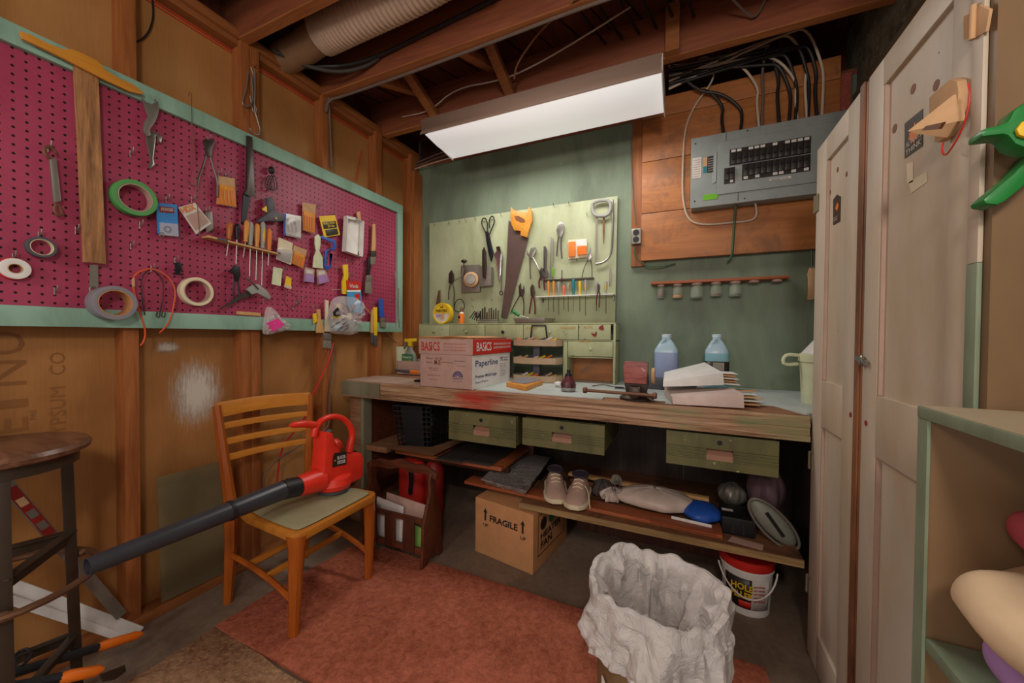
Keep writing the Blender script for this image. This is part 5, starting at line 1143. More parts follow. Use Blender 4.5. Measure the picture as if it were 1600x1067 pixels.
build('trigger_bar', tubL([(384, 434), (395, 442), (404, 452)], .003, .056), 'dark_steel', t)
t = thing('wire_snare', 'thin wire ring hanging below the notes on the pegboard', 'ring', PL(456, 470, .03))
build('wire_ring', tubL([(452, 455), (462, 462), (466, 474), (458, 482), (448, 480), (443, 468), (446, 458)], .0016, .034, 2, 6, True), 'dark_steel', t); build('clasp', G().ball(PL(458, 482, .034), (.003, .008, .003), 8), 'steel', t)
t = thing('small_clip', 'small black clip hanging on a hook left of the cream tape', 'clip', PL(276, 420, .03))
build('clip_body', outL([(272, 411), (281, 409), (283, 420), (279, 428), (273, 426)], .032, .008), 'black_metal', t, .002); build('clip_foot', outL([(270, 426), (285, 428), (284, 430), (270, 429)], .030, .014), 'black_metal', t)
t = thing('orange_cord', 'orange cord looped on a hook and hanging down over the lower frame', 'cord', PL(240, 430, .03))
build('cord', tubL([(236, 420), (222, 422), (209, 430), (207, 445), (213, 470), (222, 500), (228, 520), (224, 535), (219, 540)], .0026, .04, 2), 'cord_orange', t); build('cord', tubL([(236, 420), (252, 424), (268, 438), (275, 455), (271, 480), (265, 503), (256, 514), (249, 520)], .0026, .044, 2), 'cord_orange', t)
build('cord_end', outL([(205, 436), (209, 434), (210, 448), (206, 448)], .042, .006), 'foam_tan', t, .001)
t = thing('bungee_cord', 'thin black cord loop with hooks at its ends, inside the orange loop', 'cord', PL(240, 460, .03))
build('cord', tubL([(236, 420), (226, 426), (220, 440), (222, 465), (226, 492)], .002, .037, 2), 'cable_black', t); build('cord', tubL([(236, 420), (250, 430), (256, 445), (254, 470), (250, 488)], .002, .037, 2), 'cable_black', t)
for x in (246, 254): build('cord_hook', tubL([(x, 486), (x-3, 494), (x+3, 496), (x+4, 488)], .0016, .038, 2), 'dark_steel', t)
# white tray, brushes
t = thing('white_tray', 'white plastic paint tray hanging on the right part of the pegboard', 'tray', PL(548, 370, .03))
build('tray_back', outL([(537, 338), (562, 347), (560, 402), (534, 393)], .031, .003), 'white', t)
for e in (((537, 338), (562, 347)), ((562, 347), (560, 402)), ((560, 402), (534, 393)), ((534, 393), (537, 338))):
    build('tray_side', G().prism([PL(*e[0], .0345), PL(*e[1], .0345), PL(*e[1], .0345)+V((.035, 0, 0)), PL(*e[0], .0345)+V((.035, 0, 0))], (0, .002, .001)), 'white', t)
build('tray_handle', outL([(541, 337), (555, 340), (554, 344), (541, 341)], .06, .006), 'white', t)
def brush(lab, hp, fp, bp, mh, mf='dark_steel', mb='bristle', X=.034, bd='L', th=.009):
    f = outL if bd == 'L' else outB; base = (PL if bd == 'L' else PB)(hp[0][0], hp[0][1], X)
    t = thing('paint_brush', lab, 'brush', base); build('handle', f(hp, X, th), mh, t, .002)
    if fp: build('ferrule', f(fp, X-.001 if bd == 'L' else X+.001, th+.003), mf, t, .001)
    if bp: build('bristles', f(bp, X, th), mb, t, .002)
    return t
brush('putty knife with a wooden handle and black blade beside the white tray', [(556, 332), (561, 330), (563, 345), (558, 345)], None, [(561, 385), (567, 401), (557, 400)], 'w_pale', mb='black', X=.028)
brush('paint brush with a pale wooden handle at the right of the pegboard', [(581, 350), (585, 350), (586, 380), (585, 392), (579, 392), (580, 378)], [(578, 392), (586, 392), (586, 401), (577, 401)], [(577, 401), (586, 401), (584, 414), (577, 413)], 'w_pale', mb='bristle')
brush('black handled paint brush with grey bristles below the pale one', [(573, 403), (577, 402), (578, 418), (576, 430), (571, 430), (573, 418)], [(571, 430), (579, 430), (579, 440), (570, 440)], [(570, 440), (579, 440), (580, 459), (569, 458)], 'black', 'galv', 'bristle')
build('yellow_knife', outL([(534, 414), (542, 413), (543, 432), (540, 445), (540, 460), (533, 459), (533, 440), (536, 430)], .034, .010), 'yellow', None, .003, 'yellow plastic scraper handle hanging right of centre on the pegboard', 'scraper')
t = thing('blister_packet', 'red and blue packet hanging in front of the right pegboard, above the clear bag', 'packet', PL(552, 460, .05))
build('red_header', outL([(541, 438), (563, 440), (564, 453), (542, 452)], .045, .003), 'red', t); build('blue_body', outL([(542, 453), (563, 453), (566, 490), (550, 488), (542, 475)], .045, .005), 'sky_blue', t)
ptxt(t, 'Woods', [(541, 438), (563, 440), (564, 453), (542, 452)], .2, .35, .8, .8, 'label_white', .0485); build('white_band', outL([(542, 453), (563, 453), (563, 456), (542, 456)], .0505, .001), 'white', t); build('red_picture', outL([(554, 460), (562, 458), (563, 470), (556, 468)], .0505, .001), 'red', t)
def bag(lab, pts, X, th, m='bag_clear', nm='clear_bag'):
    c = (PL(*pts[0], X)); t = thing(nm, lab, 'bag', c)
    cx = sum(p[0] for p in pts)/len(pts); cy = sum(p[1] for p in pts)/len(pts); R = []
    ps = [V(p) for p in pts]
    for _ in range(2): ps = chaikin(ps, True)
    for k, d in ((1, 0), (.97, th*.5), (.85, th*.8), (.6, th), (.3, th*1.05)):
        R.append([PL(cx+(p[0]-cx)*k, cy+(p[1]-cy)*k, X)+V((d*(1+.22*math.sin(i*1.9+k*7)), 0, 0)) for i, p in enumerate(ps)])
    build('plastic_film', G().rings(R), m, t); return t
t = bag('clear plastic bag with a bright pink card inside hanging below the pegboard frame', [(415, 478), (424, 480), (437, 498), (455, 508), (448, 516), (430, 520), (416, 524), (409, 520), (412, 500)], .036, .03)
build('pink_card', outL([(414, 505), (430, 497), (439, 508), (422, 518)], .045, .026), 'pink', t)
t = bag('clear plastic bag of mixed rope and fittings hanging at the lower right frame', [(520, 463), (545, 462), (563, 470), (566, 490), (556, 508), (554, 524), (535, 522), (515, 521), (508, 510), (512, 485)], .036, .06)
for i, (x, y, r, m_) in enumerate(((530, 480, .020, 'towel'), (545, 495, .022, 'ivory'), (525, 500, .022, 'bristle'), (540, 510, .020, 'bristle_dark'), (528, 512, .017, 'sky_tub'), (552, 480, .016, 'grey_tape'))):
    g = G().ball(PL(x, y, .058), (r*.8, r, r), 10)
    for v in g.bm.verts: v.co += V((random.uniform(-.004, .004), random.uniform(-.004, .004), random.uniform(-.004, .004)))
    build('bag_contents', g, m_, t)
build('black_label', outL([(520, 488), (527, 480), (533, 486), (531, 496), (521, 496)], .085, .002), 'black', t); ptxt(t, 'FILLER', [(520, 488), (533, 488), (533, 500), (520, 500)], .0, .5, 1, .8, 'yellow', .088)
build('rod_hook', tubL([(517, 453), (534, 452), (534, 459)], .002, .07), 'steel', None, 0, 'thin steel rod hook the clear bag of rope hangs from', 'hook')
brush('small putty knife with a speckled wooden handle hanging at the lower frame', [(494, 483), (499, 483), (500, 498), (504, 510), (505, 520), (493, 520), (494, 508), (495, 495)], None, None, 'w_pale', X=.036)
brush('yellow handled tool at the lower frame left of the speckled putty knife', [(488, 490), (493, 489), (494, 502), (489, 506)], None, None, 'yellow', X=.035)
brush('broad paint brush with grey bristles hanging below the frame under the clear bag', [(507, 468), (512, 470), (511, 500), (515, 518), (505, 518), (507, 500)], [(503, 520), (515, 521), (516, 531), (504, 530)], [(504, 531), (516, 532), (517, 545), (503, 543)], 'ivory', 'galv', X=.034)
brush('thin brush with a pale handle, left of the yellow one at the right frame', [(579, 484), (582, 484), (582, 520), (578, 520)], None, [(578, 520), (583, 520), (582, 538), (578, 536)], 'w_pale', mb='bristle_dark', X=.036)
brush('thin yellow handled brush hanging at the right frame', [(582, 480), (588, 480), (588, 524), (583, 524)], None, [(583, 524), (589, 524), (588, 542), (583, 540)], 'yellow', mb='bristle_dark', X=.036)
brush('blue handled brush hanging above the right frame corner', [(591, 467), (596, 466), (598, 485), (600, 496), (592, 496), (591, 485)], [(592, 497), (600, 497), (601, 503), (592, 503)], [(593, 503), (601, 503), (602, 512), (594, 511)], 'blue', 'steel', 'bristle', X=.034)
build('steel_skewer', tubL([(617, 424), (619, 440), (619, 515)], .002, .036), 'steel', None, 0, 'long thin steel skewer hanging at the right end of the pegboard', 'skewer')
build('skewer_wire', tubL([(623, 450), (622, 475), (624, 512)], .0016, .036), 'rust_steel', None, 0, 'thin wire hanging right of the steel skewer on the pegboard frame', 'wire')
build('wood_label', outL([(369, 486), (407, 489), (407, 494), (369, 491)], .034, .004), 'w_pale', None, .001, 'short pale wooden slip stuck above the lower pegboard frame', 'slip')
t = thing('wire_bundle', 'bundle of rusty bent wire hooks hanging from the stud above the pegboard', 'wire', PL(395, 150, .02))
for i, P_ in enumerate(([(392, 105), (397, 120), (394, 145), (399, 165), (402, 178), (395, 175), (391, 150)], [(388, 112), (385, 140), (378, 158), (381, 166), (392, 166), (396, 150), (393, 120)], [(398, 108), (399, 140), (397, 170), (403, 190), (407, 205), (402, 212), (393, 206), (391, 200)])): build('wire', tubL(P_, .0032, .012+.006*i, 2), 'galv', t)
build('nail', G().tube([PL(397, 105, .0), PL(402, 101, .03)], .002, 6), 'rust_steel', t)
build('loose_wire', tubL([(238, 0), (240, 25), (234, 48), (222, 62), (210, 66)], .003, -.06, 2), 'cable_black', None, 0, 'black wire end curling down the tan panel at the top left', 'wire')
build('red_string', tubL([(565, 235), (560, 260), (557, 282)], .0022, -.06, 1), 'red', None, 0, 'red string hanging on the tan panel beside the third stud', 'string')
build('grey_cable', tubL([(513, 150), (515, 175), (517, 230), (518, 262)], .005, .012, 1), 'cable_dim', None, 0, 'grey cable running down the stud to the top of the pegboard', 'cable')
build('extension_cord', G().tube([PL(521, 535, .03), PL(515, 560, .05), PL(497, 600, .06), PL(482, 630, .05), PL(476, 655, .03), PL(462, 672, .03), PL(438, 700, .03), PL(432, 760, .03)], .0042, 8, False, 2), 'red', None, 0, 'red extension cord hanging down the wall behind the chair', 'cord')
build('power_cable', G().tube([PL(520, 540, .0), PL(522, 570, .012), PL(514, 620, .012), PL(516, 660, .012), PL(505, 675, .04), PL(470, 695, .04), PL(430, 720, .04), PL(412, 742, .04), PL(412, 760, .03)], .0038, 8, False, 2), 'cable_dim', None, 0, 'grey cord hanging down the stud and looping behind the chair back', 'cord')
# ---------------------------------------------------------------- tools on the green board
YT = 2.286
hk = [(680, 352), (703, 350), (719, 347), (729, 346), (744, 343), (784, 337), (866, 322), (890, 320), (918, 337), (739, 469), (740, 480), (770, 470), (902, 408)]
for x, y in hk:
    p = PB(x, y, 2.299); build('hook', G().tube([p, p+V((0, -.014, 0)), p+V((0, -.02, .004)), p+V((0, -.021, .014))], .0014, 5, False, 1), 'dark_steel', pb)
t = thing('tin_snips', 'black tin snips hanging at the top left of the green board', 'snips', PB(765, 360, YT))
build('blades', outB([(759, 362), (764, 362), (769, 385), (772, 395), (768, 409), (764, 395), (761, 378)], YT, .01), 'black_metal', t, .001)
for P_ in ([(761, 368), (756, 357), (752, 349), (754, 341), (759, 341), (762, 350), (761, 358), (762, 366)], [(765, 366), (769, 356), (773, 346), (771, 338), (767, 338), (764, 346), (765, 356)]): build('finger_loop', tubB(P_, .0042, YT-.005, 1, 6), 'black_metal', t)
t = thing('hand_saw', 'big rusty hand saw with an orange wooden handle on the green board', 'saw', PB(810, 400, YT))
build('blade', outB([(795, 344), (826, 372), (792, 498), (783, 496), (790, 440)], YT, .003), 'saw_steel', t)
hd_ = [(800, 324), (805, 330), (816, 332), (826, 333), (828, 324), (832, 330), (833, 345), (828, 360), (825, 372), (815, 369), (815, 362), (805, 361), (801, 352), (799, 340)]
g = outB(hd_, YT-.0035, .020); build('handle', g, 'w_yellow', t, .003)
build('handle_hole', outB([(804, 338), (810, 337), (819, 342), (821, 347), (814, 348), (806, 344)], YT-.0237, .0008), 'ink_brown', t)
for x, y in ((807, 356), (816, 357), (820, 367)): build('rivet', G().lathe([(.003, 0), (.003, .002)], PB(x, y, YT-.0236), (0, -1, 0), 10), 'brass', t)
pliers('dark slip-joint pliers hanging at the left of the green board', [(702, 428), (706, 422), (709, 428), (710, 438), (707, 444), (702, 442)], [(704, 442), (701, 455), (701, 468)], [(707, 442), (710, 455), (709, 475), (710, 482)], 'iron', bd='B', X=YT)
t = thing('pencil_sharpener', 'old crank pencil sharpener mounted on the green board', 'sharpener', PB(738, 440, 2.26))
a = PB(735, 437, 2.25)
build('mount_plate', outB([(721, 415), (750, 414), (751, 456), (722, 458)], YT, .012), 'galv', t, .002)
build('sharpener_drum', G().lathe([(.048, 0), (.052, .01), (.052, .03), (.044, .038), (.02, .042)], a+V((0, .02, 0)), (.35, -1, 0), 26), 'foam_tan', t); build('drum_face', G().lathe([(.036, 0), (.034, .004), (.012, .006)], a+V((.014, -.024, 0)), (.35, -1, 0), 20), 'galv', t)
build('crank_rod', tubB([(711, 438), (722, 432), (726, 412)], .003, 2.24, 1), 'steel', t); build('crank_knob', G().ball(PB(725, 408, 2.235), (.022, .018, .012), 14), 'iron', t); build('crank_stem', tubB([(725, 411), (726, 430)], .005, 2.24), 'iron', t)
t = thing('drill_holder', 'small steel box holding a dark drill on the green board', 'holder', PB(765, 430, 2.25))
build('holder_box', outB([(751, 416), (771, 418), (771, 447), (753, 449)], YT, .035), 'galv', t, .002); build('drill_bit', outB([(754, 392), (757, 386), (760, 394), (761, 416), (759, 436), (755, 434), (754, 412)], YT-.038, .008), 'iron', t, .001)
t = thing('pipe_wrench', 'chrome locking wrench hanging left of the hand saw', 'wrench', PB(782, 400, YT))
build('wrench_head', outB([(776, 386), (782, 385), (784, 393), (786, 398), (784, 410), (783, 430), (781, 442), (779, 430), (776, 410), (773, 398), (777, 393)], YT, .012), 'chrome', t, .002)
build('wrench_shaft', tubB([(785, 400), (784, 430), (783, 456)], .004, YT-.006), 'steel', t); build('ring_end', tubB([(780, 457), (783, 454), (786, 458), (783, 462)], .0035, YT-.006, 1, 6, True), 'iron', t)
build('steel_file', outB([(685, 455), (688, 453), (688, 476), (683, 480), (682, 474)], YT, .005), 'rust_steel', None, .001, 'short rusty file hanging at the lower left of the green board', 'file')
SHZ = PB(800, 505.5, 2.2).z+.0015
SHZ = zt+.0045
t = thing('packaged_roll', 'round yellow packaged roll standing on the small drawer cabinet', 'roll', PB(696, 505, 2.2)); c = PB(695, 490, 2.2); r = c.z-SHZ
build('yellow_rim', G().ring(c, (0, -1, 0), r, r*.86, .04, 40), 'yellow', t); build('disc_face', G().lathe([(r*.855, 0), (r*.855, .036)], c, (0, -1, 0), 40), 'label_white', t)
build('green_half', G().prism([c+V((math.cos(x)*r*.84, -.0365, math.sin(x)*r*.84)) for x in [PI*k/14 for k in range(15)]], (0, -.001, 0)), 'yellow', t)
text('lettering', 'PAINTERS', c+V((-r*.62, -.039, r*.12)), (r*1.24, 0, 0), (0, 0, r*.26), 'ink', t, .03); text('lettering', 'All', c+V((-r*.18, -.039, r*.5)), (r*.36, 0, 0), (0, 0, r*.18), 'ink', t, .03)
build('picture_block', G().box(c.x-r*.1, c.x+r*.3, c.y-.0385, c.y-.0365, c.z-r*.55, c.z-r*.05), 'foam_tan', t); build('picture_block', G().box(c.x-r*.62, c.x-r*.12, c.y-.0385, c.y-.0365, c.z-r*.3, c.z-r*.12), 'purple', t)
t = thing('glue_bottle', 'orange bottle with a brown nozzle standing right of the yellow roll', 'bottle', PB(721, 505, 2.2)); c = PB(721, 500, 2.2); c.z = SHZ
build('bottle', G().lathe([(.020, 0), (.021, .004), (.021, .062), (.017, .070)], c, n=20), 'orange_plastic', t); build('shoulder', G().lathe([(.0175, .070), (.010, .082)], c, n=18), 'white', t); build('nozzle', G().lathe([(.013, .0825), (.012, .090), (.004, .115)], c, n=16), 'rust_steel', t)
build('bottle_logo', G().lathe([(.009, 0), (.009, .0015)], c+V((-.006, -.0208, .045)), (0, -1, 0), 16), 'black', t)
build('black_ring', tubB([(709, 482), (712, 470), (720, 466), (726, 474), (725, 484), (718, 488), (711, 486)], .003, 2.24, 2, 6, True), 'black_metal', None, 0, 'thin black ring hanging behind the orange glue bottle', 'ring')
t = thing('drill_index', 'rack of dark drill bits with hex keys standing on the drawer cabinet', 'drill rack', PB(765, 504, 2.2)); 
a, b = PB(750, 500, 2.2), PB(780, 500, 2.2)
build('rack_bar', G().box(a.x, b.x, 2.17, 2.22, SHZ, SHZ+.012).box(a.x, b.x, 2.17, 2.22, SHZ+.018, SHZ+.026), 'galv', t, .001)
for i in range(9): 
    x = a.x+.006+(b.x-a.x-.012)*i/8; h_ = (.085, .10, .11, .075, .10, .105, .09, .10, .085)[i]; build('drill_bit', G().tube([(x, 2.195, SHZ+.0262), (x, 2.195, SHZ+h_)], .0058-.0003*i, 6), 'iron' if i != 4 else 'rust_steel', t)
t = thing('hex_keys', 'folding hex key set lying against the drill rack', 'hex keys', PB(741, 500, 2.2))
for i in range(4): build('key', G().bar(PB(742+i*1.5, 486+i*2, 2.18-.004*i), PB(734+i*3.5, 497+i*1.5, 2.18-.004*i), .006, .003, (0, 0, 1)), 'black_metal', t)
build('key_body', G().ball(PB(746, 492, 2.17), (.016, .012, .024), 12), 'dark_steel', t)
pliers('dark pincers hanging right of the saw tip', [(811, 448), (814, 442), (815, 452), (818, 452), (819, 445), (820, 456), (817, 464), (812, 462)], [(813, 460), (806, 472), (800, 484), (798, 490)], [(816, 460), (819, 475), (818, 492)], 'iron', bd='B', X=YT)
pliers('lineman pliers with red mottled grips hanging above the grey tray', [(829, 450), (832, 444), (835, 448), (836, 458), (834, 465), (830, 463)], [(831, 464), (829, 475), (827, 490)], [(834, 464), (836, 475), (836, 491)], 'iron', 'jar_red', bd='B', X=YT, r=.005)
pliers('big silver leather punch pliers hanging right of the saw', [(824, 392), (827, 398), (830, 388), (836, 385), (839, 390), (836, 396), (833, 404), (828, 403), (824, 398)], [(828, 402), (828, 418), (829, 436)], [(832, 402), (838, 412), (843, 424), (846, 438)], 'steel', bd='B', X=YT, r=.0045)
build('monkey_wrench', outB([(850, 385), (853, 385), (855, 390), (854, 420), (856, 424), (852, 430), (848, 424), (850, 418), (850, 392)], YT, .010), 'dark_steel', None, .002, 'dark adjustable spanner hanging upright in the middle of the green board', 'spanner')
build('flat_file', outB([(861, 370), (865, 373), (864, 410), (863, 435), (859, 435), (860, 400)], YT-.002, .005), 'galv', None, .001, 'long flat grey file hanging upright right of the dark spanner', 'file')
driver('small yellow-green handled screwdriver hanging under the flat file', 864, 418, 432, 440, 'label_green', 'B', 2.265, .006)
pliers('silver locking pliers hanging at the top middle of the green board', [(872, 352), (876, 347), (881, 350), (882, 358), (879, 368), (876, 372), (872, 368), (870, 360)], [(873, 368), (871, 382), (870, 400)], [(878, 366), (876, 382), (878, 404)], 'steel', bd='B', X=YT, r=.005)
q = [(888, 375), (917, 373), (918, 402), (888, 405)]
t = packet('blister_packet', 'orange and white packets hung together in the middle of the green board', q, 'cream', 'orange_card', lq(q, .03, .12, .38, .9), X=YT, bd='B', lift=.012); build('blister', outB(lq(q, .5, .4, .98, .85), YT-.0035, .012), 'orange_plastic', t, .001); build('white_header', outB(lq(q, .42, .02, .98, .35), YT-.0035, .001), 'white', t)
pliers('long-nose pliers with thin black handles resting above the screwdriver shelf', [(921, 396), (923, 386), (924, 396), (925, 402), (921, 408), (917, 404), (918, 398)], [(919, 406), (913, 417), (909, 434)], [(923, 406), (925, 417), (925, 433)], 'steel', 'black', bd='B', X=YT-.004, r=.0022)
t = thing('hacksaw', 'silver hacksaw hanging at the top right corner of the green board', 'hacksaw', PB(945, 350, YT))
build('frame_tube', tubB([(957, 312), (958, 340), (957, 370), (956, 392), (950, 405), (940, 411), (931, 412)], .0065, YT-.008, 2, 8), 'steel', t); build('blade', outB([(931, 340), (934, 340), (933, 408), (930, 408)], YT-.006, .002), 'galv', t)
build('handle', tubB([(926, 317), (938, 313), (952, 313), (955, 325), (950, 337), (935, 338), (928, 335), (925, 326)], .0105, YT-.012, 1, 8, True), 'grey_grip', t)
build('centre_punch', outB([(942, 337), (945, 337), (945, 360), (944, 381), (943, 381), (942, 360)], YT-.003, .004), 'rust_steel', None, 0, 'thin tapered rasp hanging inside the hacksaw frame', 'rasp')
build('small_chisel', outB([(953, 420), (955, 418), (956, 430), (954, 447), (952, 447)], YT, .004), 'galv', None, .001, 'tiny grey spring tool hanging at the right edge of the green board', 'tool')
pliers('water pump pliers with red mottled grips at the left of the screwdriver shelf', [(843, 424), (847, 418), (851, 426), (857, 426), (856, 434), (850, 436), (845, 433)], [(845, 432), (842, 440), (843, 450)], [(850, 434), (850, 442), (851, 453)], 'dark_steel', 'jar_red', bd='B', X=YT-.014, r=.006)
t = thing('screwdriver_shelf', 'thin white shelf holding a row of screwdrivers on the green board', 'shelf', PB(900, 462, 2.25))
a, b = PB(838, 464, 2.23), PB(959, 460, 2.23)
build('shelf_strip', G().box(a.x, b.x, 2.22, 2.2995, a.z-.003, a.z+.003), 'white', t, .001)
for x in (a.x+.02, b.x-.01): build('bracket', G().box(x, x+.006, 2.27, 2.2995, a.z-.03, a.z-.0035), 'galv', t)
a2, b2 = PB(848, 437, 2.25), PB(926, 433, 2.25); build('upper_strip', G().box(a2.x, b2.x, 2.26, 2.2995, a2.z-.007, a2.z+.001), 'dark_steel', t, .001)
for i, (x, yt, yb_, ye, m_, m2, l_) in enumerate(((857, 439, 462, 486, 'amber', None, 'amber handled screwdriver, first from the left on the white shelf'), (865, 439, 462, 487, 'amber', None, 'amber handled screwdriver, second from the left on the white shelf'), (873, 440, 461, 492, 'grey_grip', None, 'grey handled screwdriver beside the salmon one, on its left'),
      (881, 446, 463, 484, 'salmon', None, 'salmon red handled screwdriver on the white shelf'), (888, 442, 461, 487, 'grey_grip', 'amber', 'grey handled screwdriver left of the blue one'), (896, 436, 461, 487, 'teal', None, 'big blue-teal handled screwdriver on the white shelf'), (906, 439, 461, 487, 'yellow', None, 'plain yellow handled screwdriver on the white shelf'),
      (915, 437, 460, 493, 'grey_grip', 'yellow', 'grey screwdriver with yellow inlay near the middle right of the shelf'), (932, 440, 459, 486, 'grey_grip', None, 'grey handled screwdriver behind the red gripped pliers'), (947, 439, 459, 490, 'grey_grip', 'yellow', 'grey screwdriver with yellow inlay, last at the right end of the shelf'))):
    driver(l_, x, yt, yb_, ye, m_, 'B', 2.238, .011 if i == 5 else .009, 'steel' if i in (5,) else 'iron', m2=m2, rs=.002)
driver('thin awl with red mottled grip poking above the salmon screwdriver', 878, 433, 442, 422, 'jar_red', 'B', 2.255, .005, 'iron', rs=.003, cat='awl')
pliers('small pliers with red mottled grips hanging at the right of the shelf', [(934, 446), (936, 443), (938, 448), (937, 458), (934, 458)], [(934, 457), (932, 466), (932, 476)], [(937, 457), (937, 466), (936, 480)], 'iron', 'jar_red', bd='B', X=2.215, r=.004)
t = thing('grey_tray', 'grey sheet metal dustpan resting on top of the drawer cabinet', 'tray', PB(835, 500, 2.15))
c0 = PB(802, 503, 2.12); c1 = PB(850, 503, 2.12); top = .030
build('tray_body', G().hexa([(c0.x+.01, 2.125, SHZ), (c1.x, 2.125, SHZ), (c1.x+.02, 2.22, SHZ), (c0.x+.02, 2.22, SHZ), (c0.x, 2.12, SHZ+top), (c1.x+.003, 2.12, SHZ+top), (c1.x+.04, 2.225, SHZ+top), (c0.x+.01, 2.225, SHZ+top)]), 'galv', t, .003)
driver('green handled screwdriver lying on the grey tray', 801, 486, 493, 497, 'green_plastic', 'B', 2.15, .012, x2=826)
# ---------------------------------------------------------------- on the bench
t = thing('tiered_organizer', 'beige three-tier organizer with a carrying handle full of small parts on the bench', 'organizer', PZ(840, 590, .83))
OX, OY = PB(842, 590, 2.13).x, 2.13
for k, (y0_, y1_) in enumerate(((598, 584), (569, 557), (541, 528))):
    zb0 = (.8295, PB(842, 569, 2.06).z, PB(842, 541, 2.06).z)[k]; h_ = .038
    P = [(OX-.148, OY-.002), (OX-.150, OY-.05), (OX-.13, OY-.082), (OX-.07, OY-.105), (OX, OY-.112), (OX+.07, OY-.105), (OX+.13, OY-.082), (OX+.150, OY-.05), (OX+.148, OY-.002)]
    g = G(); cc_ = V((OX, OY, 0))
    def rg_(s_, z): return [V((OX+(x-OX)*s_, OY+(y-OY)*s_, z)) for x, y in P]
    g.rings([rg_(.93, zb0), rg_(1, zb0+.003), rg_(1, zb0+h_), rg_(.96, zb0+h_), rg_(.93, zb0+.010), rg_(.2, zb0+.009)], cap=True)
    build('tray_tier', g, 'tray_beige', t)
    for j in range(7):
        x = OX-.12+j*.036; build('small_part', G().bar((x, OY-.075+.02*(j % 2), zb0+h_-.004), (x+.03, OY-.06+.015*(j % 3), zb0+h_+.006+.004*(j % 3)), .010, .008, (0, 0, 1)), ['dark_grey', 'card_pink', 'orange_plastic', 'label_white', 'brass', 'dark_steel', 'yellow'][(j*3+k) % 7], t)
build('tier_post', G().box(OX-.02, OX+.02, OY-.045, OY-.015, .84, PB(842, 541, 2.06).z), 'dark_grey', t)
hz = PB(842, 541, 2.06).z+.03; hzt = PB(842, 509, 2.13).z
build('carry_handle', G().tube([(OX-.045, OY-.03, hz), (OX-.035, OY-.03, hzt), (OX+.050, OY-.03, hzt), (OX+.062, OY-.03, hz)], .006, 8), 'black_plastic', t)
t = thing('flat_tin', 'flat yellow cardboard tray with a grey lid lying on the bench before the organizer', 'tray', PZ(820, 600, .83))
q = [PZ(791, 604, .8295), PZ(822, 611, .8295), PZ(848, 601, .8295), PZ(815, 594, .8295)]; u_ = V((0, 0, .022))
build('tray_body', G().hexa([*q, *[p+u_ for p in q]]), 'amber', t, .001); build('tray_lid', G().prism([q[0].lerp(q[2], .12)+u_+V((0, 0, .0005)), q[1].lerp(q[3], .2)+u_+V((0, 0, .0005)), q[2].lerp(q[0], .05)+u_, q[3]+u_+V((0, 0, .0005))], (0, 0, .003)), 'grey_tape', t)
t = thing('lidded_jar', 'small white jar with a yellow lid standing behind the paper box', 'jar', PB(786, 588, 2.2)); c = PB(787, 590, 2.2); c.z = .8295
build('jar_body', G().lathe([(.036, 0), (.040, .006), (.040, .075), (.034, .085)], c, n=24), 'white', t); build('jar_lid', G().lathe([(.036, .0855), (.036, .10), (.03, .103)], c, n=24), 'amber', t)
t = thing('lamp_socket', 'dark red and black bulbous lamp socket standing on the bench left of the vise', 'tool', PZ(888, 610, .83)); c = PZ(888, 611, .8295)
build('body', G().lathe([(.026, 0), (.033, .008), (.036, .03), (.032, .048), (.020, .062), (.018, .075)], c, n=22), 'jar_red', t); build('body_bands', G().lathe([(.034, .003), (.0355, .010), (.037, .014), (.037, .018), (.035, .02)], c, n=22, cap=False), 'steel', t)
build('chuck_tip', G().lathe([(.018, .0755), (.014, .085), (.009, .088), (.009, .105), (.005, .108)], c, n=14), 'black_metal', t)
for i in range(8): a_ = i*PI/4; build('grip_lobe', G().ball(c+V((math.cos(a_)*.031, math.sin(a_)*.031, .032)), (.008, .008, .014), 8), 'black' if i % 2 else 'cable_dim', t)
g = G().ball(PZ(872, 600, .845), (.022, .016, .012), 10)
for v in g.bm.verts: v.co += V((random.uniform(-.004, .004), random.uniform(-.004, .004), random.uniform(0, .004)))
build('crumpled_rag', g, 'white', None, 0, 'crumpled white tissue on the bench beside the organizer', 'tissue')
build('thin_cable', G().tube([V((1.40, 2.0, .834)), V((1.44, 2.10, .834)), V((1.50, 2.02, .834)), V((1.58, 2.02, .834)), V((1.50, 1.98, .834)), V((1.58, 1.96, .834))], .0022, 6, False, 2), 'cable_black', None, 0, 'thin black cable curling on the bench left of the vise', 'cable')
# vise
vs = thing('bench_vise', 'rusty red and black iron bench vise bolted to the front of the bench', 'vise', (1.66, 1.66, .8315))
VX = 1.658
build('swivel_base', G().lathe([(.068, 0), (.070, .010), (.058, .016), (.045, .03)], (VX, 1.672, .8316), n=28, sy=.9), 'iron', vs)
build('vise_body', G().prism([(VX-.038, 1.70, .852), (VX+.038, 1.70, .852), (VX+.048, 1.70, .90), (VX+.046, 1.70, .945), (VX-.042, 1.70, .945), (VX-.046, 1.70, .90)], (0, -.065, 0)), 'iron', vs, .005)
build('front_jaw', G().prism([(VX-.044, 1.62, .905), (VX+.042, 1.62, .905), (VX+.050, 1.62, .985), (VX+.044, 1.62, .995), (VX-.044, 1.62, .995), (VX-.050, 1.62, .975)], (0, .020, .0)), 'rust_red', vs, .003)
build('jaw_top', G().box(VX-.046, VX+.044, 1.6405, 1.70, .9455, .992), 'rust_steel', vs, .004)
build('anvil_face', G().lathe([(.030, 0), (.030, .012)], (VX+.060, 1.665, .935), (1, 0, 0), 20, sy=1.3), 'foam_tan', vs)
build('slide_bar', G().box(VX-.022, VX+.022, 1.590, 1.72, .862, .895), 'iron', vs, .003)
build('screw_boss', G().lathe([(.023, 0), (.023, .014), (.012, .018)], (VX, 1.5895, .872), (0, -1, 0), 20), 'iron', vs)
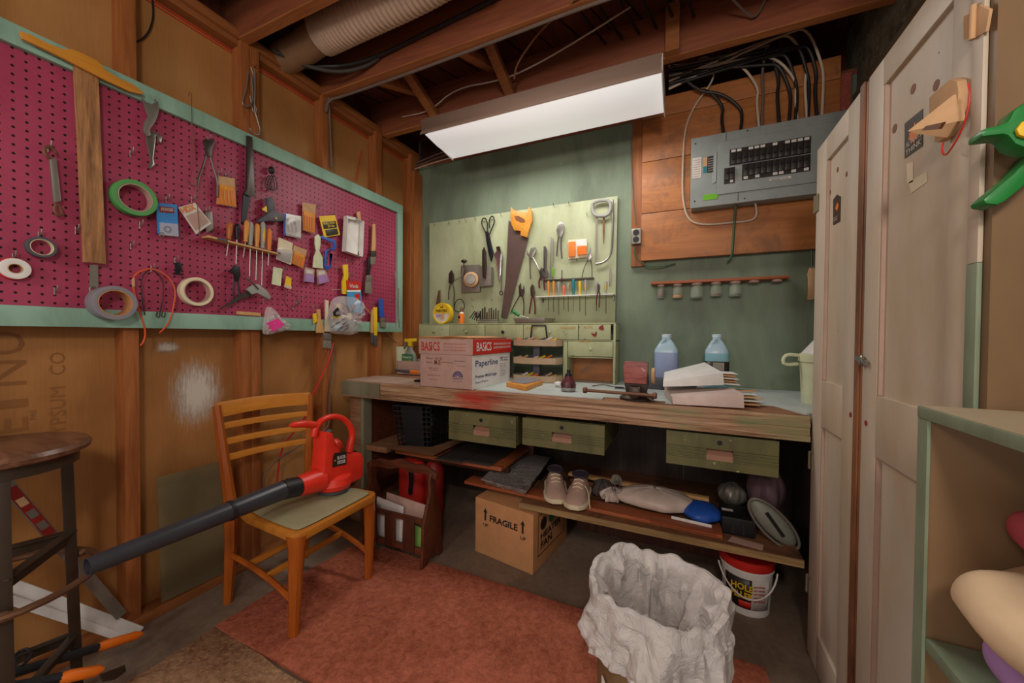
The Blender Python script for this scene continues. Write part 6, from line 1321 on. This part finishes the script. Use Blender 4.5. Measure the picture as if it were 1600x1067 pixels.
build('handle_bar', G().tube([(VX-.20, 1.572, .871), (VX+.075, 1.572, .868)], .0065, 10), 'rust_steel', vs)
build('handle_knob', G().lathe([(.012, 0), (.013, .004), (.013, .012), (.010, .016)], (VX-.205, 1.572, .871), (1, 0, 0), 12), 'rust_steel', vs); build('handle_knob', G().lathe([(.012, 0), (.013, .012), (.010, .016)], (VX+.07, 1.572, .868), (1, 0, 0), 12), 'rust_steel', vs)
build('vise_keys', G().tube([(VX+.04, 1.585, .865), (VX+.07, 1.585, .845)], .006, 8), 'iron', vs)
# envelopes
def envelope(lab, tl, tr, br, bl, h, m='white', par='envelope_stack'):
    t = thing(par, lab, 'envelopes', br)
    n_ = V((0, 0, h)); R = [[bl, br, tr, tl]]
    g = G().hexa([bl, br, tr, tl, bl.lerp(tl, .08)+n_*.5, br.lerp(tr, .06)+n_, tr+n_, tl+n_*.7]); build('envelope', g, m, t, .003); return t
q = [PZ(1048, 634, .83), PZ(1160, 633, .83), PZ(1150, 618, .83), PZ(1058, 612, .83)]
z_ = .8295
t1 = envelope('lower bulging white envelope stuffed with papers on the bench', V((1.76, 1.86, z_)), V((2.03, 1.84, z_)), V((2.05, 1.66, z_)), V((1.80, 1.63, z_)), .055, 'env_shaded')  # white paper; its shade is mixed into the pinkish base colour
t2 = envelope('upper white envelope stuffed with papers lying aslant on the lower one', V((1.755, 1.98, .892)), V((1.93, 2.0, .93)), V((1.995, 1.80, .898)), V((1.76, 1.70, .888)), .05, 'white')
for i in range(5): build('papers', G().prism([V((2.0, 1.70+i*.03, z_+.006+.009*i)), V((2.11+.012*(i % 3), 1.72+i*.03, z_+.004+.010*i)), V((2.10, 1.83+i*.01, z_+.004+.010*i)), V((2.0, 1.83, z_+.006+.009*i))], (0, 0, .0025)), ['card', 'label_white', 'foam_tan', 'white', 'card'][i], t1)
for i in range(5): build('papers', G().prism([V((1.96, 1.83+i*.02, .900+.009*i)), V((2.06-.01*(i % 2), 1.86+i*.02, .893+.010*i)), V((2.04, 1.96, .900+.010*i)), V((1.95, 1.96, .905+.009*i))], (0, 0, .0025)), ['white', 'card', 'label_white', 'card', 'white'][i], t2)
build('envelope_hole', G().lathe([(.004, 0), (.004, .001)], (2.025, 1.6655, .862), (0, -1, 0), 10), 'dark_steel', t1)
build('grey_box', G().box(1.56, 1.90, 2.05, 2.13, .8295, .885), 'dark_grey', None, .004, 'long low dark grey plastic box lying behind the vise', 'box')
def jug(lab, px, col, top, y=2.20, lbl=None):
    a, b = PB(px-19, 560, y), PB(px+19, 560, y); c = V(((a.x+b.x)/2, y, .8295)); w = (b.x-a.x)/2; zt2 = PB(px, 523, y).z; h_ = zt2-.8295
    t = thing('plastic_jug', lab, 'jug', c)
    def sq(s_, z): return [c+V((math.copysign(abs(math.cos(x))**.5, math.cos(x))*w*s_, math.copysign(abs(math.sin(x))**.5, math.sin(x))*w*.8*s_, z)) for x in [k*2*PI/28 for k in range(28)]]
    build('jug_body', G().rings([sq(.94, 0), sq(1, .008), sq(1, h_*.66)]), col, t)
    build('jug_shoulder', G().rings([sq(.999, h_*.661), sq(.96, h_*.72), sq(.6, h_*.85), sq(.36, h_*.92), sq(.36, h_*.95)]), top, t)
    build('jug_cap', G().lathe([(w*.40, h_*.951), (w*.42, h_*1.0), (w*.3, h_*1.01)], c, n=20), 'jug_lid', t)
    build('jug_grip', G().tube([c+V((-w*.7, -w*.3, h_*.70)), c+V((-w*.35, -w*.4, h_*.86)), c+V((-w*.1, -w*.4, h_*.93))], .009, 8, False, 1), top, t)
    if lbl: build('jug_label', G().rings([sq(1.012, h_*.12), sq(1.012, h_*.52)], cap=False), 'breaker', t, thick=.001); build('jug_label', G().box(c.x-w*.35, c.x+w*.55, c.y-w*.83, c.y-w*.815, .8295+h_*.12, .8295+h_*.50), 'galv', t)
    return t
jug('windscreen washer jug with pale violet-blue liquid on the bench', 1041.5, 'jug_blue', 'jug_top')
jug('teal topped jug with a black label standing right of the violet-blue jug', 1120, 'sky_tub', 'jug_top', lbl=1)
t = thing('lidded_pail', 'cream plastic pail with a white cone lid at the right end of the bench', 'pail', (2.36, 1.98, .8295)); c = V((2.375, 1.93, .8295))
build('pail_body', G().lathe([(.085, 0), (.092, .17), (.097, .172), (.097, .20), (.09, .205)], c, n=32), 'pale_green', t); build('cone_lid', G().lathe([(.088, .2055), (.04, .27), (.015, .30)], c, n=32), 'white', t)
build('pail_handle', G().tube([c+V((-.095, 0, .195)), c+V((-.14, -.01, .20)), c+V((-.155, -.01, .18)), c+V((-.15, -.01, .155)), c+V((-.10, 0, .16))], .007, 8, False, 1), 'pale_green', t)
t = thing('wooden_scraper', 'wooden handled scraper hanging on the green wall by the cabinet door with a wire below', 'scraper', PB(1267, 430, 2.31))
build('handle', outB([(1264, 419), (1270, 417), (1274, 425), (1272, 440), (1273, 452), (1271, 468), (1260, 469), (1262, 455), (1262, 438), (1261, 428)], 2.325, .015), 'foam_tan', t, .002)
build('hang_wire', tubB([(1268, 382), (1268, 400), (1268, 419)], .003, 2.31), 'dark_steel', t); build('yellow_tag', outB([(1257, 615), (1266, 613), (1267, 632), (1258, 633)], 2.0, .01), 'yellow', None, 0, 'tiny yellow tassel hanging on a string in front of the cream pail', 'tassel'); build('pull_string', tubB([(1263, 470), (1262, 540), (1262, 614)], .0016, 2.005, 0), 'dark_steel', None, 0, 'thin dark string hanging down in front of the cream pail', 'string')
# jars under the strip
sr_ = thing('jar_strip', 'reddish wooden strip under the breaker panel with jar lids screwed to it', 'shelf', PB(1125, 435, 2.28))
a, b = PB(1017, 443, 2.27), PB(1233, 432, 2.27)
build('wood_strip', G().box(a.x, b.x, 2.255, 2.329, a.z-.006, a.z+.008), 'w_red', sr_, .001)
rad = (.022, .026, .032, .028, .030, .028, .026); JX = (1033, 1059, 1089, 1119, 1149, 1178, 1214)
jl = ['smallest glass jar, full of dark purple-brown bits, at the left end of the jar strip', 'glass jar with orange bits, second on the jar strip', 'wide glass jar with few bits, third on the jar strip', 'glass jar with reddish bits at its bottom, fourth on the jar strip', 'biggest glass jar with screws, rightmost on the jar strip']
for i, px in enumerate(JX):
    c = PB(px, 440, 2.287); c.z = a.z-.0065; r = rad[i]
    build('jar_lid', G().lathe([(r*.85, -.011), (r*.85, 0)], c, n=20), 'card_pink', sr_)
    if i < 5:
        h_ = .075+.004*(i % 3); t = thing('glass_jar', jl[i], 'jar', c-V((0, 0, h_)), 'glass jars under the wooden strip')
        build('jar_glass', G().lathe([(r*.7, -.0115), (r*.75, -.018), (r, -.026), (r, -h_+.004), (r*.9, -h_), (r*.86, -h_+.003)], c, n=22), 'glass', t)
        hh = (.045, .014, .006, .010, .012)[i]; build('jar_contents', G().lathe([(r*.82, -h_+.004), (r*.9, -h_+.005), (r*.9, -h_+hh), (r*.5, -h_+hh+.003)], c, n=18), ('jar_red', 'orange_card', 'bristle_dark', 'dark_red', 'bristle_dark')[i], t)
# ---------------------------------------------------------------- cables
def cable(lab, pts, r, m='cable_black', nm='cable', g='cables above the breaker panel', sm=2): build(nm, G().tube([V(p) for p in pts], r, 8, False, sm), m, None, 0, lab, 'cable', g)
yc = 2.26
cols = ['cable_black', 'cable_black', 'cable_white', 'cable_dim', 'cable_black', 'cable_black', 'cable_white', 'cable_black', 'cable_white', 'cable_black', 'cable_black', 'cable_white']
bx_ = [1131, 1157, 1186, 1190, 1218, 1233, 1246, 1243, 1261, 1262, 1277, 1284]
tops_ = [(1085, 140), (1090, 143), (1120, 96), (1205, 70), (1190, 80), (1200, 100), (1175, 88), (1215, 85), (1215, 55), (1235, 72), (1250, 72), (1240, 45)]
words = ['leftmost', 'second', 'third', 'fourth', 'fifth', 'sixth', 'seventh', 'eighth', 'ninth', 'tenth', 'eleventh', 'twelfth']
for i, (bxp, tp_) in enumerate(zip(bx_, tops_)):
    yb0 = 217-(bxp-1080)*.177; p0_ = PB(bxp, yb0+2, 2.245); pm = PB(bxp+(3 if i % 2 else -4), (yb0+tp_[1])/2+10, yc+.0); pt = PB(tp_[0]+(bxp-tp_[0])*.55, tp_[1]+2, yc-.02); pe = PB(tp_[0], tp_[1], yc-.03); pf = PB(1045, 95+i*4, yc-.05)
    cable('%s %s cable from the left entering the top of the breaker panel' % ({'cable_black': 'black', 'cable_white': 'whitish', 'cable_dim': 'grey'}[cols[i]], words[i]), [p0_, pm, PB(bxp, (yb0*.4+tp_[1]*.6), yc), pt, pe, pf], .0075 if cols[i] == 'cable_black' else .006, cols[i])
cable('whitish cable looping left of the breaker panel and back up to its underside', [PB(1118, 100, 2.27), PB(1113, 92, 2.262), PB(1100, 88, 2.262), PB(1085, 98, 2.262), PB(1117, 110, 2.262), PB(1112, 130, 2.268), PB(1085, 165, 2.27), PB(1070, 200, 2.27), PB(1067, 250, 2.27), PB(1066, 310, 2.27), PB(1075, 345, 2.27), PB(1100, 352, 2.27), PB(1140, 348, 2.27), PB(1176, 345, 2.27), PB(1183, 335, 2.262), PB(1180, 315, 2.235)], .005, 'cable_white')
cable('dark green cable dropping from the panel underside to the jar strip', [PB(1150, 320, 2.235), PB(1148, 340, 2.255), PB(1146, 370, 2.27), PB(1144, 400, 2.272), PB(1137, 409, 2.30)], .006, 'cable_green')
cable('grey-green cable from the outlet under the backing board', [PB(991, 385, 2.28), PB(991, 396, 2.272), PB(1000, 410, 2.272), PB(1012, 416, 2.275), PB(1030, 417, 2.285), PB(1055, 412, 2.31)], .0035, 'cable_green'); cable('grey cable coming down the batten into the outlet', [PB(986, 215, 2.295), PB(987, 260, 2.295), PB(989, 310, 2.295), PB(994, 351, 2.29)], .003, 'cable_dim')
for k in range(6): cable('%s of the parallel dark cables crossing above the joist to the panel' % words[k], [(1.35+k*.085, 1.53, 2.60), (1.38+k*.085, 1.72, 2.585), (1.46+k*.08, 1.94, 2.57)], .006, 'cable_black', g='cables over the joists')
cable('grey conduit running along the underside of the middle joist and down the stud', [(.012, 1.497, 2.33), (.022, 1.505, 2.40), (.07, 1.53, 2.413), (.5, 1.53, 2.412), (1.0, 1.52, 2.412), (1.50, 1.50, 2.412), (1.72, 1.54, 2.43), (1.80, 1.72, 2.50), (1.78, 1.85, 2.6)], .007, 'cable_dim', g=None)
cable('thick black cable sagging along the upper side of the middle joist', [(-.05, 1.25, 2.44), (.10, 1.33, 2.445), (.26, 1.42, 2.46), (.45, 1.472, 2.50), (.8, 1.472, 2.53), (1.2, 1.47, 2.56), (1.5, 1.40, 2.6)], .010, 'cable_black', g=None)
cable('thick brown-black cable sagging between the middle joist and the flexible duct', [(.02, 1.2, 2.46), (.10, 1.30, 2.43), (.22, 1.40, 2.425), (.34, 1.46, 2.46), (.42, 1.472, 2.49)], .009, 'rubber', g=None)
cable('white cable sagging between joists to the fluorescent fixture', [(.17, 1.938, 2.50), (.40, 1.92, 2.47), (.62, 1.86, 2.52), (.9, 1.88, 2.50), (1.1, 1.84, 2.49), (1.35, 1.80, 2.52), (1.6, 1.78, 2.58)], .004, 'cable_white', g=None)
cable('pinkish cable rising steeply from the fixture to the ceiling', [(1.02, 1.80, 2.43), (1.06, 1.74, 2.46), (1.25, 1.62, 2.50), (1.42, 1.48, 2.41), (1.60, 1.25, 2.42), (1.62, 1.1, 2.50)], .005, 'card_dark', g=None)
cable('thin black cable hanging in a loop under the rightmost joist bay', [(1.62, 1.20, 2.60), (1.85, 1.55, 2.5), (2.05, 1.90, 2.50), (2.11, 1.935, 2.47), (2.16, 1.90, 2.62)], .005, 'cable_dim', g=None)
for k in range(3): cable(['whitish', 'grey', 'lowest grey'][k]+' cable in the dark gap over the green wall', [(.0, 2.28, 2.335+.02*k), (.3, 2.26, 2.35+.03*k), (.7, 2.28, 2.37+.02*k)], .004, 'cable_dim' if k else 'cable_white', g='cables over the green wall')
# flexible duct
dd = thing('flexible_duct', 'ribbed beige flexible hose joined to a smooth duct between the joists', 'duct', (.5, 1.25, 2.45))
path = [V((.26, 1.27, 2.515)), V((.40, 1.27, 2.52)), V((.6, 1.27, 2.525)), V((.8, 1.27, 2.53)), V((1.0, 1.26, 2.54)), V((1.15, 1.25, 2.545))]
for _ in range(3): path = chaikin(path)
N_ = len(path); g = G(); R_ = []; upv = V((0, 0, 1))
fine = []
for i in range(N_-1): fine += [path[i].lerp(path[i+1], k/4) for k in range(4)]
for i, p in enumerate(fine):
    d = (fine[min(i+1, len(fine)-1)]-fine[max(i-1, 0)]).normalized(); sd_ = d.cross(upv).normalized(); u_ = sd_.cross(d); r = .084+(.005 if i % 4 < 2 else -.003)
    R_.append([p+(sd_*math.cos(a)+u_*math.sin(a))*r for a in [k*2*PI/24 for k in range(24)]])
build('ribbed_hose', g.rings(R_), 'hose', dd)
build('smooth_duct', G().tube([(-.05, 1.28, 2.49), (.12, 1.28, 2.50), (.255, 1.27, 2.515)], .072, 22), 'duct', dd)
